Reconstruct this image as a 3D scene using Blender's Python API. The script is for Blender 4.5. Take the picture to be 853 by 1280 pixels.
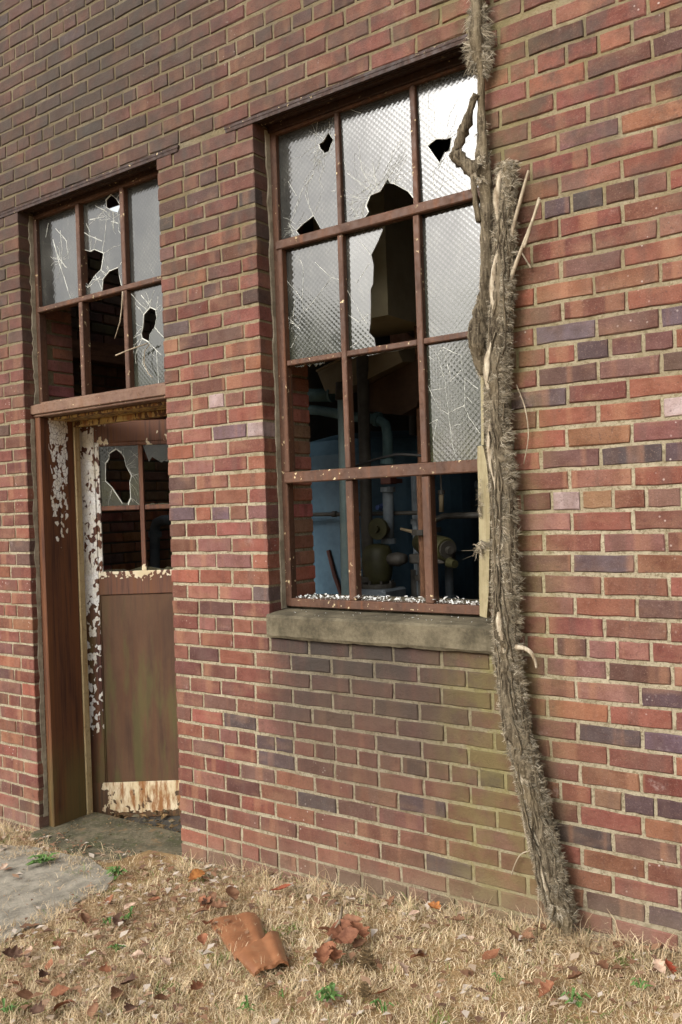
import bpy, bmesh, math, random
import numpy as np
from mathutils import Vector, Matrix
from mathutils.geometry import tessellate_polygon

random.seed(7)
rng = np.random.default_rng(7)
scene = bpy.context.scene
for o in list(bpy.data.objects):
    bpy.data.objects.remove(o)

# ------------------------------------------------------------------ camera
cam_d = bpy.data.cameras.new("camera")
cam = bpy.data.objects.new("camera", cam_d)
scene.collection.objects.link(cam)
cR = Vector((0.81303642, 0.58116029, -0.03499269))
cU = Vector((0.02666382, 0.02287222, 0.99938276))
cF = Vector((-0.58160194, 0.81346762, -0.0031))
m = Matrix((cR, cU, -cF)).transposed().to_4x4()
CAM = Vector((2.7269, -2.7210, 0.0325))
m.translation = CAM
cam.matrix_world = m
cam_d.sensor_fit = 'VERTICAL'
cam_d.sensor_height = 36.0
cam_d.lens = 36.0 * 1094.67 / 1280.0
cam_d.clip_start = 0.05
cam_d.clip_end = 600
scene.camera = cam
FPX = 1094.67

# ------------------------------------------------------------------ light
SUN = Vector((-0.20, -0.88, 0.51)).normalized()
elev = math.asin(SUN.z)
world = bpy.data.worlds.new("World")
scene.world = world
world.use_nodes = True
wn = world.node_tree
wn.nodes.clear()
sky = wn.nodes.new("ShaderNodeTexSky")
sky.sky_type = 'NISHITA'
sky.sun_disc = False
sky.sun_elevation = elev
sky.sun_rotation = math.atan2(SUN.x, SUN.y)
sky.air_density = 1.6
sky.dust_density = 4.0
sky.ozone_density = 1.0
hsv = wn.nodes.new("ShaderNodeHueSaturation")
hsv.inputs['Saturation'].default_value = 0.22
bg = wn.nodes.new("ShaderNodeBackground")
bg.inputs['Strength'].default_value = 0.15
wo = wn.nodes.new("ShaderNodeOutputWorld")
wn.links.new(sky.outputs[0], hsv.inputs['Color'])
wn.links.new(hsv.outputs[0], bg.inputs[0])
wn.links.new(bg.outputs[0], wo.inputs[0])
sd = bpy.data.lights.new("sun", 'SUN')
sd.energy = 0.8
sd.angle = math.radians(33)
sd.color = (1.0, 0.99, 0.97)
so = bpy.data.objects.new("sun", sd)
so.rotation_euler = (-SUN).to_track_quat('-Z', 'Y').to_euler()
so.location = (0, -20, 15)
scene.collection.objects.link(so)
vs = scene.view_settings
vs.view_transform = 'Standard'
vs.look = 'None'
vs.exposure = 1.06
vs.gamma = 1.0
vs.use_curve_mapping = False

# ------------------------------------------------------------------ helpers
COL = scene.collection
HX, CZ = 0.1016, 0.0677
GZ = lambda x: -1.5 + 0.075 * max(-6.0, min(6.0, x))


def srgb(r, g, b, k=1.0):
    f = lambda c: ((c / 255.0) / 12.92 if c / 255.0 <= 0.04045 else ((c / 255.0 + 0.055) / 1.055) ** 2.4) * k
    return (f(r), f(g), f(b), 1.0)


def tag(o, label=None, cat=None, group=None, kind=None):
    if label: o["label"] = label
    if cat: o["category"] = cat
    if group: o["group"] = group
    if kind: o["kind"] = kind
    return o


def link(o, parent=None):
    COL.objects.link(o)
    if parent is not None:
        o.parent = parent
        if parent.type == 'EMPTY':
            o.matrix_parent_inverse = Matrix.Translation(-Vector(parent.location))
    return o


def empty(name, loc, label, cat, group=None):
    o = bpy.data.objects.new(name, None)
    o.location = loc
    o.empty_display_size = 0.1
    COL.objects.link(o)
    return tag(o, label, cat, group)


class MB:
    def __init__(self):
        self.v, self.f, self.m = [], [], []

    def add(self, verts, faces, mi=0):
        b = len(self.v)
        self.v += [tuple(p) for p in verts]
        self.f += [tuple(i + b for i in f) for f in faces]
        self.m += [mi] * len(faces)

    def box(self, x0, x1, y0, y1, z0, z1, mi=0, fn=None, bev=0.0):
        b = min(bev, (x1 - x0) * .4, (y1 - y0) * .4, (z1 - z0) * .4)
        if b <= 0:
            P = [(x, y, z) for x in (x0, x1) for y in (y0, y1) for z in (z0, z1)]
            F = [(0, 1, 3, 2), (4, 6, 7, 5), (0, 4, 5, 1), (2, 3, 7, 6), (0, 2, 6, 4), (1, 5, 7, 3)]
        else:
            P, F = [], []
            idx = {}
            for ix, x in enumerate((x0, x1)):
                for iy, y in enumerate((y0, y1)):
                    for iz, z in enumerate((z0, z1)):
                        sx, sy, sz = (1 - 2 * ix) * b, (1 - 2 * iy) * b, (1 - 2 * iz) * b
                        idx[ix, iy, iz] = len(P)
                        P += [(x, y + sy, z + sz), (x + sx, y, z + sz), (x + sx, y + sy, z)]
            g = lambda ix, iy, iz, a: idx[ix, iy, iz] + a
            for i in (0, 1):
                F.append((g(i, 0, 0, 0), g(i, 1, 0, 0), g(i, 1, 1, 0), g(i, 0, 1, 0)))
                F.append((g(0, i, 0, 1), g(1, i, 0, 1), g(1, i, 1, 1), g(0, i, 1, 1)))
                F.append((g(0, 0, i, 2), g(1, 0, i, 2), g(1, 1, i, 2), g(0, 1, i, 2)))
            for a in (0, 1):
                for c in (0, 1):
                    F.append((g(0, a, c, 1), g(1, a, c, 1), g(1, a, c, 2), g(0, a, c, 2)))
                    F.append((g(a, 0, c, 0), g(a, 1, c, 0), g(a, 1, c, 2), g(a, 0, c, 2)))
                    F.append((g(a, c, 0, 0), g(a, c, 1, 0), g(a, c, 1, 1), g(a, c, 0, 1)))
            for a in (0, 1):
                for c in (0, 1):
                    for e in (0, 1):
                        F.append((g(a, c, e, 0), g(a, c, e, 1), g(a, c, e, 2)))
        if fn: P = [fn(*p) for p in P]
        self.add(P, F, mi)

    def tube(self, pts, rad, n=10, mi=0, cap=True, jit=0.0, seed=0, flat=1.0):
        r_ = random.Random(seed)
        pts = [Vector(p) for p in pts]
        N = len(pts)
        if not hasattr(rad, '__len__'): rad = [rad] * N
        V, F = [], []
        ref = None
        for i, p in enumerate(pts):
            t = (pts[min(i + 1, N - 1)] - pts[max(i - 1, 0)]).normalized()
            if ref is None:
                ref = Vector((0, 1, 0)) if abs(t.y) < .9 else Vector((1, 0, 0))
            a = (ref - t * ref.dot(t)).normalized()
            b = t.cross(a)
            ref = a
            for k in range(n):
                an = 2 * math.pi * k / n
                rr = rad[i] * (1 + r_.uniform(-jit, jit))
                V.append(p + a * math.cos(an) * rr * flat + b * math.sin(an) * rr)
        for i in range(N - 1):
            for k in range(n):
                F.append((i * n + k, i * n + (k + 1) % n, (i + 1) * n + (k + 1) % n, (i + 1) * n + k))
        if cap:
            F.append(tuple(range(n)))
            F.append(tuple((N - 1) * n + k for k in range(n))[::-1])
        self.add(V, F, mi)

    def mesh(self, name, mats, smooth=False, recalc=True):
        me = bpy.data.meshes.new(name)
        me.from_pydata(self.v, [], self.f)
        for mt in (mats if isinstance(mats, (list, tuple)) else [mats]):
            me.materials.append(mt)
        me.polygons.foreach_set("material_index", self.m)
        if recalc:
            bm = bmesh.new()
            bm.from_mesh(me)
            bmesh.ops.recalc_face_normals(bm, faces=bm.faces)
            bm.to_mesh(me)
            bm.free()
        if smooth:
            me.polygons.foreach_set("use_smooth", [True] * len(me.polygons))
        me.update()
        return me

    def build(self, name, mats, parent=None, smooth=False, recalc=True, loc=None):
        o = bpy.data.objects.new(name, self.mesh(name, mats, smooth, recalc))
        if loc is not None:
            o.location = loc
        return link(o, parent)


def np_mesh(name, V, F, mats, attr=None, mat_idx=None):
    """V (n,3) and F (m,k) arrays, one polygon size"""
    me = bpy.data.meshes.new(name)
    V = np.asarray(V, np.float32); F = np.asarray(F, np.int32)
    k = F.shape[1]
    me.vertices.add(len(V)); me.vertices.foreach_set("co", V.ravel())
    me.loops.add(F.size); me.loops.foreach_set("vertex_index", F.ravel())
    me.polygons.add(len(F))
    me.polygons.foreach_set("loop_start", np.arange(0, F.size, k, dtype=np.int32))
    me.update(calc_edges=True)
    for mt in mats: me.materials.append(mt)
    if mat_idx is not None:
        me.polygons.foreach_set("material_index", np.asarray(mat_idx, np.int32))
    if attr is not None:
        a = me.attributes.new("tint", 'FLOAT_COLOR', 'POINT')
        c = np.ones((len(V), 4), np.float32); c[:, :3] = attr
        a.data.foreach_set("color", c.ravel())
    me.update()
    return me


def smooth_path(pts, sub=4):
    """Catmull-Rom through pts (tuples of any length)"""
    P = [np.array(p, float) for p in pts]
    out = []
    for i in range(len(P) - 1):
        p0 = P[max(i - 1, 0)]; p1 = P[i]; p2 = P[i + 1]; p3 = P[min(i + 2, len(P) - 1)]
        for s in range(sub):
            t = s / sub
            out.append(0.5 * (2 * p1 + (p2 - p0) * t + (2 * p0 - 5 * p1 + 4 * p2 - p3) * t * t + (3 * p1 - p0 - 3 * p2 + p3) * t ** 3))
    out.append(P[-1])
    return out


# ------------------------------------------------------------------ materials
class NT:
    def __init__(self, name):
        self.mat = bpy.data.materials.new(name)
        self.mat.use_nodes = True
        self.t = self.mat.node_tree
        self.bsdf = self.t.nodes['Principled BSDF']
        self.pos = self.n('ShaderNodeNewGeometry').outputs['Position']

    def n(self, ty, **kw):
        nd = self.t.nodes.new(ty)
        for k, v in kw.items(): setattr(nd, k, v)
        return nd

    def l(self, a, b): self.t.links.new(a, b)

    def put(self, sock, v):
        if isinstance(v, bpy.types.NodeSocket): self.l(v, sock)
        else: sock.default_value = v

    def math(self, op, a, b=0.0, c=None, clamp=False):
        nd = self.n('ShaderNodeMath', operation=op, use_clamp=clamp)
        self.put(nd.inputs[0], a); self.put(nd.inputs[1], b)
        if c is not None: self.put(nd.inputs[2], c)
        return nd.outputs[0]

    def mul(self, *a):
        r = a[0]
        for x in a[1:]: r = self.math('MULTIPLY', r, x)
        return r

    def mapped(self, sc=(1, 1, 1), loc=(0, 0, 0), vec=None):
        nd = self.n('ShaderNodeMapping')
        self.l(vec or self.pos, nd.inputs[0])
        nd.inputs['Scale'].default_value = sc
        nd.inputs['Location'].default_value = loc
        return nd.outputs[0]

    def noise(self, scale, detail=4, rough=.55, vec=None, sc=None, loc=(0, 0, 0), dist=0.0):
        nd = self.n('ShaderNodeTexNoise')
        v = vec or self.pos
        if sc or loc != (0, 0, 0): v = self.mapped(sc or (1, 1, 1), loc, v)
        self.l(v, nd.inputs['Vector'])
        nd.inputs['Scale'].default_value = scale
        nd.inputs['Detail'].default_value = detail
        nd.inputs['Roughness'].default_value = rough
        nd.inputs['Distortion'].default_value = dist
        return nd.outputs[0]

    def voro(self, scale, feat='F1', rnd=1.0, vec=None, sc=None, out=0):
        nd = self.n('ShaderNodeTexVoronoi', feature=feat)
        v = vec or self.pos
        if sc: v = self.mapped(sc, (0, 0, 0), v)
        self.l(v, nd.inputs['Vector'])
        nd.inputs['Scale'].default_value = scale
        nd.inputs['Randomness'].default_value = rnd
        return nd.outputs[out]

    def ss(self, x, a, b, lo=0.0, hi=1.0):
        nd = self.n('ShaderNodeMapRange', interpolation_type='SMOOTHSTEP')
        self.put(nd.inputs[0], x)
        nd.inputs[1].default_value = a; nd.inputs[2].default_value = b
        nd.inputs[3].default_value = lo; nd.inputs[4].default_value = hi
        return nd.outputs[0]

    def mix(self, f, a, b, mode='MIX'):
        nd = self.n('ShaderNodeMix', data_type='RGBA', blend_type=mode)
        self.put(nd.inputs[0], f)
        self.put(nd.inputs[6], a); self.put(nd.inputs[7], b)
        return nd.outputs[2]

    def xyz(self, vec=None):
        nd = self.n('ShaderNodeSeparateXYZ')
        self.l(vec or self.pos, nd.inputs[0])
        return nd.outputs

    def bump(self, h, strength=.3, dist=.01, prev=None):
        nd = self.n('ShaderNodeBump')
        nd.inputs['Strength'].default_value = strength
        nd.inputs['Distance'].default_value = dist
        self.l(h, nd.inputs['Height'])
        if prev is not None: self.l(prev, nd.inputs['Normal'])
        return nd.outputs[0]

    def done(self, col=None, rough=None, normal=None, spec=None, **kw):
        if col is not None: self.put(self.bsdf.inputs['Base Color'], col)
        if rough is not None: self.put(self.bsdf.inputs['Roughness'], rough)
        if normal is not None: self.l(normal, self.bsdf.inputs['Normal'])
        if spec is not None: self.bsdf.inputs['Specular IOR Level'].default_value = spec
        for k, v in kw.items(): self.put(self.bsdf.inputs[k.replace('_', ' ')], v)
        return self.mat


def weather(m, col, soot=1.0):
    """stains on the facade: soot high up, drip grime below the sill, algae near the vine"""
    X, Y, Z = m.xyz()
    n1 = m.noise(2.2, 5, .6)
    n2 = m.noise(9.0, 4, .6, loc=(3, 1, 7))
    streak = m.noise(1.0, 4, .6, sc=(16, 16, 1.3))
    # soot towards the top left
    a = m.math('SUBTRACT', Z, m.math('MULTIPLY', X, 0.42))
    g = m.mul(m.ss(a, .35, 2.5), m.ss(n1, .22, .6, .5, 1.0))
    col = m.mix(m.mul(g, .90 * soot), col, (.043, .034, .026, 1))
    # soot patch marks on the right
    g2 = m.mul(m.ss(Z, .2, 1.4), m.ss(n2, .42, .66), m.ss(n1, .3, .6, .3, 1))
    col = m.mix(m.mul(g2, .62 * soot), col, (.05, .043, .036, 1))
    # drip grime under the sill
    wx = m.mul(m.ss(m.math('ADD', X, m.math('MULTIPLY', n2, .15)), .36, .62), m.ss(X, 1.66, 1.25))
    wz = m.mul(m.ss(Z, -1.35, -.60), m.ss(Z, -.40, -.474))
    g3 = m.mul(wx, m.math('MAXIMUM', m.math('MULTIPLY', wz, .85), m.mul(m.ss(Z, -.80, -.58), m.ss(Z, -.40, -.474), m.ss(X, 1.36, 1.0))), m.ss(m.math('ADD', streak, m.math('MULTIPLY', n2, .4)), .40, .80, .66, 1.0))
    col = m.mix(m.mul(g3, .95 * (1 if soot > .9 else .62)), col, (.036, .031, .027, 1))
    # olive algae film on the lower wall between door and vine
    wx = m.mul(m.ss(X, .15, .9), m.ss(X, 1.85, 1.4))
    g4 = m.mul(wx, m.ss(Z, -.35, -.75), m.ss(n1, .3, .6, .45, 1.0))
    col = m.mix(m.mul(g4, .46 * (1 if soot > .9 else .5)), col, (.082, .054, .034, 1))
    # green yellow lichen next to the vine
    dx = m.math('ABSOLUTE', m.math('SUBTRACT', X, m.math('ADD', 1.40, m.math('MULTIPLY', m.ss(Z, -.6, -1.4), -.03))))
    g5 = m.mul(m.ss(dx, .32, .05), m.ss(Z, 1.5, .0, .45, 1), m.ss(n2, .36, .62, .25, 1))
    col = m.mix(m.mul(g5, .6), col, (.135, .112, .040, 1) if soot > .9 else (.20, .175, .06, 1))
    # splash dirt along the ground
    gz = m.math('SUBTRACT', Z, m.math('MULTIPLY', X, .075))
    g6 = m.mul(m.ss(gz, -1.28, -1.5), m.ss(n2, .3, .6, .5, 1))
    col = m.mix(m.mul(g6, .45), col, (.19, .15, .10, 1))
    return col


def mat_brick(name, source):
    m = NT(name)
    if source == 'object':
        base = m.n('ShaderNodeObjectInfo').outputs['Color']
    else:
        base = m.n('ShaderNodeAttribute', attribute_name='tint').outputs['Color']
    n1 = m.noise(14, 5, .65)
    n2 = m.noise(70, 4, .7, loc=(5, 2, 1))
    n3 = m.noise(5.5, 3, .5, loc=(1, 8, 2), sc=(1, 1, 2.5))
    col = m.mix(m.ss(n1, .35, .75), base, (.70, .62, .58, 1), 'MULTIPLY')
    col = m.mix(m.math('MULTIPLY', m.ss(n3, .5, .75), .45), col, (.25, .14, .085, 1))
    col = m.mix(m.math('MULTIPLY', m.ss(n2, .58, .75), .35), col, (.30, .20, .165, 1))
    col = m.mix(m.math('MULTIPLY', m.ss(n2, .44, .3), .55), col, (.07, .035, .03, 1))
    # kiln flashing: bands along each brick, different in every course
    Xp, Yp, Zp = m.xyz()
    cv = m.n('ShaderNodeCombineXYZ')
    m.l(m.math('MULTIPLY', Xp, 11.0), cv.inputs[0]); m.l(m.math('MULTIPLY', Yp, 11.0), cv.inputs[1])
    m.l(m.math('MULTIPLY', m.math('FLOOR', m.math('DIVIDE', Zp, CZ)), 3.7), cv.inputs[2])
    nf = m.n('ShaderNodeTexNoise'); nf.inputs['Scale'].default_value = 1.0; nf.inputs['Detail'].default_value = 2.0
    m.l(cv.outputs[0], nf.inputs['Vector'])
    col = m.mix(m.math('MULTIPLY', m.ss(nf.outputs[0], .54, .66), .38), col, (.10, .060, .048, 1))
    col = m.mix(m.math('MULTIPLY', m.ss(nf.outputs[0], .44, .34), .4), col, (.30, .15, .085, 1))
    # lime specks
    v = m.voro(38, 'F1')
    n4 = m.noise(3.1, 2, .5, loc=(9, 4, 4))
    sp = m.mul(m.ss(v, .16, .08), m.ss(n4, .58, .7))
    col = m.mix(m.math('MULTIPLY', sp, .75), col, (.48, .41, .37, 1))
    # chalky lime bloom on some bricks
    n5 = m.noise(8, 5, .75, loc=(2, 6, 3))
    bloom = m.mul(m.ss(n5, .60, .72), m.ss(m.noise(1.7, 2, .5, loc=(4, 4, 8)), .5, .62))
    col = m.mix(m.math('MULTIPLY', bloom, .45), col, (.40, .33, .30, 1))
    pore = m.noise(230, 3, .7, loc=(7, 7, 7))
    col = m.mix(m.math('MULTIPLY', m.ss(pore, .56, .70), .55), col, (.055, .032, .026, 1))
    col = m.mix(m.math('MULTIPLY', m.ss(pore, .42, .30), .35), col, (.34, .24, .19, 1))
    col = weather(m, col)
    h = m.math('ADD', m.math('MULTIPLY', m.noise(160, 3, .6), .5), m.math('MULTIPLY', n2, 1.0))
    nb = m.bump(h, .7, .004)
    nb = m.bump(n1, .5, .008, nb)
    return m.done(col, m.ss(n1, .2, .8, .78, .95), nb, spec=.25)


def mat_mortar():
    m = NT('mortar')
    n1 = m.noise(6, 5, .6)
    n2 = m.noise(120, 3, .7)
    col = m.mix(m.ss(n1, .3, .7), srgb(142, 131, 108), srgb(162, 152, 129))
    col = m.mix(m.math('MULTIPLY', m.ss(n2, .46, .68), .75), col, srgb(96, 84, 62))
    col = m.mix(m.math('MULTIPLY', m.ss(m.noise(16, 5, .7, loc=(1, 5, 9)), .5, .66), .55), col, srgb(104, 92, 68))
    X, Y, Z = m.xyz()
    # washed darker joints high on the wall
    col = m.mix(m.mul(m.ss(Z, -.2, 1.3), m.ss(m.noise(4, 4, .6, loc=(2, 2, 5)), .25, .7, .35, .95)), col, srgb(112, 99, 70))
    col = weather(m, col, .55)
    nb = m.bump(n2, .6, .004)
    nb = m.bump(m.noise(28, 4, .6), .9, .010, nb)
    return m.done(col, .95, nb, spec=.15)


def mat_simple(name, c1, c2, scale=8, rough=.8, bump=.2, bscale=60, metal=0.0, spec=.3, sc=None, detail=5):
    m = NT(name)
    n1 = m.noise(scale, detail, .6, sc=sc)
    n2 = m.noise(bscale, 4, .65)
    f = m.ss(m.math('ADD', m.math('MULTIPLY', n1, .75), m.math('MULTIPLY', n2, .25)), .32, .68)
    col = m.mix(f, c1, c2)
    nb = m.bump(n2, bump, .004)
    return m.done(col, rough, nb, spec=spec, Metallic=metal)


def mat_rust(name, c1, c2, c3, green=False, zfade=None):
    """rusty painted steel"""
    m = NT(name)
    n1 = m.noise(7, 6, .65, sc=(1, 1, .45))
    n2 = m.noise(45, 5, .7)
    st = m.noise(3.0, 5, .6, sc=(14, 14, .7))
    col = m.mix(m.ss(n1, .35, .65), c1, c2)
    col = m.mix(m.math('MULTIPLY', m.ss(st, .5, .72), .7), col, c3)
    col = m.mix(m.math('MULTIPLY', m.ss(n2, .52, .72), .4), col, (.022, .013, .01, 1))
    # last specks of putty and cream paint
    v = m.noise(55, 3, .5, loc=(4, 4, 4))
    col = m.mix(m.mul(m.ss(v, .66, .70), m.ss(m.noise(4, 2, .5), .42, .55)), col, srgb(200, 180, 140))
    nb = m.bump(n2, .4, .003)
    nb = m.bump(m.noise(14, 3, .6), .2, .006, nb)
    return m.done(col, m.ss(n2, .3, .7, .5, .85), nb, spec=.35)


def mat_peel(name, base1, base2, paint, kind):
    """rusted steel or old brown paint with flakes of white lead paint left on it.
    kind gives where the flakes remain"""
    m = NT(name)
    X, Y, Z = m.xyz()
    n1 = m.noise(6, 6, .65, sc=(1, 1, .35))
    st = m.noise(2.4, 6, .62, sc=(11, 11, .7)) if kind == 'panel' else m.noise(2.4, 6, .62, sc=(22, 22, .8))
    n2 = m.noise(60, 5, .7)
    col = m.mix(m.ss(n1, .33, .66), base1, base2)
    col = m.mix(m.math('MULTIPLY', m.ss(st, .42, .70), .25 if kind == 'panel' else .8), col, (.16, .062, .022, 1))
    col = m.mix(m.math('MULTIPLY', m.ss(st, .50, .34), .3 if kind == 'panel' else .6), col, (.030, .014, .010, 1))
    if kind in ('jamb', 'panel', 'rail', 'stile'):
        gr = m.mul(m.ss(m.noise(3.0, 4, .6, sc=(5, 5, .8), loc=(1, 1, 2)), .46, .66), m.ss(Z, -.2, -.8))
        if kind == 'jamb': gr = m.mul(m.ss(Z, -1.05, -1.35), m.ss(n1, .3, .6))
        col = m.mix(m.math('MULTIPLY', gr, .55), col, (.105, .10, .03, 1))
    # blocky flakes: voronoi cells kept or lost
    wob = m.mapped((1, 1, 1), (0, 0, 0))
    wv = m.n('ShaderNodeVectorMath', operation='ADD')
    nz = m.n('ShaderNodeTexNoise'); nz.inputs['Scale'].default_value = 30
    m.l(m.pos, nz.inputs['Vector'])
    sc_ = m.n('ShaderNodeVectorMath', operation='SCALE'); sc_.inputs[3].default_value = .02
    m.l(nz.outputs[1], sc_.inputs[0])
    m.l(m.pos, wv.inputs[0]); m.l(sc_.outputs[0], wv.inputs[1])
    cell = m.n('ShaderNodeTexVoronoi', feature='F1'); cell.inputs['Scale'].default_value = 66
    mp = m.mapped((1, 1, .62), (0, 0, 0), wv.outputs[0])
    m.l(mp, cell.inputs['Vector'])
    edge = m.n('ShaderNodeTexVoronoi', feature='DISTANCE_TO_EDGE'); edge.inputs['Scale'].default_value = 66
    m.l(mp, edge.inputs['Vector'])
    r = m.xyz(cell.outputs['Color'])[0]
    big = m.noise(5.5, 3, .55, loc=(7, 3, 1), sc=(1.6, 1.6, .8))
    rr = m.math('ADD', m.math('MULTIPLY', r, .45), m.math('MULTIPLY', big, .9))
    if kind == 'jamb':      # a strip of flakes down to about half height
        band = m.mul(m.ss(Y, .095, .125), m.ss(Y, .235, .20))
        top = m.ss(Z, .25, .52)
        dens = m.math('ADD', m.mul(m.ss(Z, -.25, -.02), band, .53), m.mul(top, m.ss(Y, .07, .11), .30))
    elif kind == 'stile':   # nearly whole at glass height, spots below
        dens = m.math('ADD', m.mul(m.ss(Z, -.48, -.28), .20), .44)
        dens = m.math('SUBTRACT', dens, m.mul(m.ss(Z, -1.05, -1.3), .3))
        dens = m.math('SUBTRACT', dens, m.mul(m.ss(Z, .47, .55), .4))
    elif kind == 'rail':
        dens = m.math('ADD', m.mul(m.ss(Z, -.33, -.27), m.ss(Z, -.2, -.26), .42), m.math('ADD', .20, m.mul(m.ss(Z, .3, .42), .12)))
    elif kind == 'panel':
        dens = 0.12
    elif kind == 'kick':
        along = m.math('SUBTRACT', X, m.math('MULTIPLY', m.math('SUBTRACT', m.noise(9, 3, .6, loc=(2, 9, 1)), .5), .16))
        dens = m.math('ADD', m.mul(m.ss(along, -1.13, -1.08), m.ss(Z, -1.595, -1.55), .68), m.mul(m.ss(Z, -1.50, -1.42), .12))
    elif kind == 'soffit':
        dens = .56
    else:
        dens = .5
    keep = m.ss(m.math('SUBTRACT', m.math('ADD', dens, .18), rr), 0.0, .02)
    keep = m.mul(keep, m.ss(edge.outputs[0], .02, .06, .25 if kind == 'jamb' else .72, 1.0) if kind in ('stile', 'jamb') else 1.0)
    pc = m.mix(m.ss(m.noise(9, 4, .6), .35, .7), paint, (paint[0] * .8, paint[1] * .74, paint[2] * .62, 1))
    if kind in ('kick', 'soffit'):
        pc = m.mix(m.ss(m.noise(7, 5, .7, sc=(4, 4, .8)), .44, .64), pc, (.30, .13, .045, 1))
    col = m.mix(keep, col, pc)
    nb = m.bump(n2, .3, .003)
    nb = m.bump(keep, .8, .004, nb)
    return m.done(col, m.mix(keep, (.6, .6, .6, 1), (.75, .75, .75, 1)), nb, spec=.35)


def mat_glass():
    m = NT('ribbed_glass')
    X, Y, Z = m.xyz()
    n1 = m.noise(3.5, 5, .65)
    n2 = m.noise(55, 4, .7)
    dust = m.ss(n1, .3, .72, .25, .75)
    # dirty film: grey, lower rows tinted dark green for mirrored trees; algae lowest
    col = m.mix(m.ss(Z, 1.2, .55), (.086, .084, .078, 1), (.050, .059, .034, 1))
    col = m.mix(m.mul(m.ss(Z, .36, .15), m.ss(n1, .35, .6)), col, (.13, .13, .045, 1))
    col = m.mix(m.math('MULTIPLY', m.ss(n2, .5, .7), .5), col, (.04, .04, .034, 1))
    col = m.mix(m.ss(n1, .30, .70), m.mix(.62, col, (.012, .012, .011, 1)), m.mix(.35, col, (.105, .104, .082, 1)))
    col = m.mix(m.math('MULTIPLY', m.ss(m.noise(20, 5, .7, sc=(1, 1, .5)), .52, .70), .35), col, (.20, .19, .16, 1))
    # pressed honeycomb relief
    vv = m.n('ShaderNodeTexVoronoi', feature='SMOOTH_F1')
    vv.inputs['Scale'].default_value = 62
    vv.inputs['Randomness'].default_value = .0
    vv.inputs['Smoothness'].default_value = .6
    mp = m.n('ShaderNodeMapping')
    m.l(m.pos, mp.inputs[0])
    mp.inputs['Rotation'].default_value = (0, math.radians(45), 0)
    mp.inputs['Scale'].default_value = (1, .02, 1)
    m.l(mp.outputs[0], vv.inputs['Vector'])
    col = m.mix(m.math('MULTIPLY', m.ss(vv.outputs[0], .25, .55), .34), col, (.015, .015, .014, 1))
    nb = m.bump(vv.outputs[0], .10, .004)
    nb = m.bump(m.noise(7, 2, .5), .05, .02, nb)
    return m.done(col, m.ss(dust, .25, .75, .05, .15), nb, spec=1.0, IOR=1.5, Transmission_Weight=.30)


M = {}
M['brick'] = mat_brick('brick_clay', 'object')
M['brick_s'] = mat_brick('brick_clay_joined', 'tint')
M['mortar'] = mat_mortar()
M['frame'] = mat_rust('rusty_frame', srgb(72, 50, 38), srgb(90, 62, 46), srgb(104, 64, 38))
M['header'] = mat_rust('dusty_header', srgb(98, 72, 58), srgb(116, 90, 72), srgb(112, 78, 54))
M['lintel'] = mat_rust('rusty_lintel', srgb(40, 24, 17), srgb(54, 33, 22), srgb(68, 42, 26))
M['jamb'] = mat_peel('peeling_jamb', srgb(84, 52, 36), srgb(104, 66, 44), srgb(244, 241, 236), 'jamb')
M['stile'] = mat_peel('peeling_stile', srgb(84, 50, 40), srgb(96, 60, 46), srgb(246, 244, 240), 'stile')
M['rail'] = mat_peel('peeling_rail', srgb(92, 60, 48), srgb(108, 74, 58), srgb(228, 216, 190), 'rail')
M['panel'] = mat_peel('brown_panel', srgb(80, 56, 40), srgb(98, 72, 52), srgb(230, 225, 210), 'panel')
M['kick'] = mat_peel('rusty_kick', srgb(88, 66, 46), srgb(104, 82, 58), srgb(226, 210, 178), 'kick')
M['soffit'] = mat_peel('peeling_soffit', srgb(74, 46, 28), srgb(92, 60, 36), srgb(190, 165, 105), 'soffit')
M['cream'] = mat_rust('cream_stop', srgb(188, 168, 128), srgb(170, 148, 108), srgb(140, 92, 40))
M['glass'] = mat_glass()
M['crack'] = mat_simple('crack_edge', (.42, .42, .37, 1), (.60, .60, .53, 1), 30, .4, .2, spec=.6)
M['sill'] = mat_simple('weathered_concrete', srgb(68, 62, 49), srgb(112, 103, 84), 9, .95, .7, 90, spec=.2)
def mat_slab():
    m = NT('mossy_concrete')
    n1 = m.noise(5, 6, .7); n2 = m.noise(60, 5, .7); n3 = m.noise(14, 5, .65, loc=(3, 3, 3))
    col = m.mix(m.ss(n1, .35, .65), srgb(76, 72, 56), srgb(116, 106, 86))
    col = m.mix(m.math('MULTIPLY', m.ss(n3, .5, .66), .7), col, srgb(72, 76, 46))
    col = m.mix(m.math('MULTIPLY', m.ss(n2, .54, .7), .6), col, srgb(150, 140, 118))
    col = m.mix(m.math('MULTIPLY', m.ss(n3, .44, .3), .7), col, srgb(128, 104, 74))
    nb = m.bump(n2, .8, .006)
    return m.done(col, .95, m.bump(n3, .5, .01, nb), spec=.2)
M['slab'] = mat_slab()
M['asphalt'] = mat_simple('worn_asphalt', srgb(112, 106, 94), srgb(160, 152, 136), 14, .95, .8, 110, spec=.2)
M['soil'] = mat_simple('dry_soil', srgb(112, 90, 62), srgb(160, 132, 94), 9, 1.0, .8, 70, spec=.1)
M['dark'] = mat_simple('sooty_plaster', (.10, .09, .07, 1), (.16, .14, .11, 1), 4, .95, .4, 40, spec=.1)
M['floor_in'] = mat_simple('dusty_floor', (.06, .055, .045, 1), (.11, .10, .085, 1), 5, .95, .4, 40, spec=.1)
M['wood_dark'] = mat_simple('old_timber', srgb(96, 66, 48), srgb(130, 94, 70), 5, .9, .5, 50, sc=(8, 1, 8))
M['crumb'] = mat_simple('glass_crumbs', (.62, .62, .58, 1), (.82, .82, .78, 1), 60, .35, .2, spec=.6)


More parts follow.
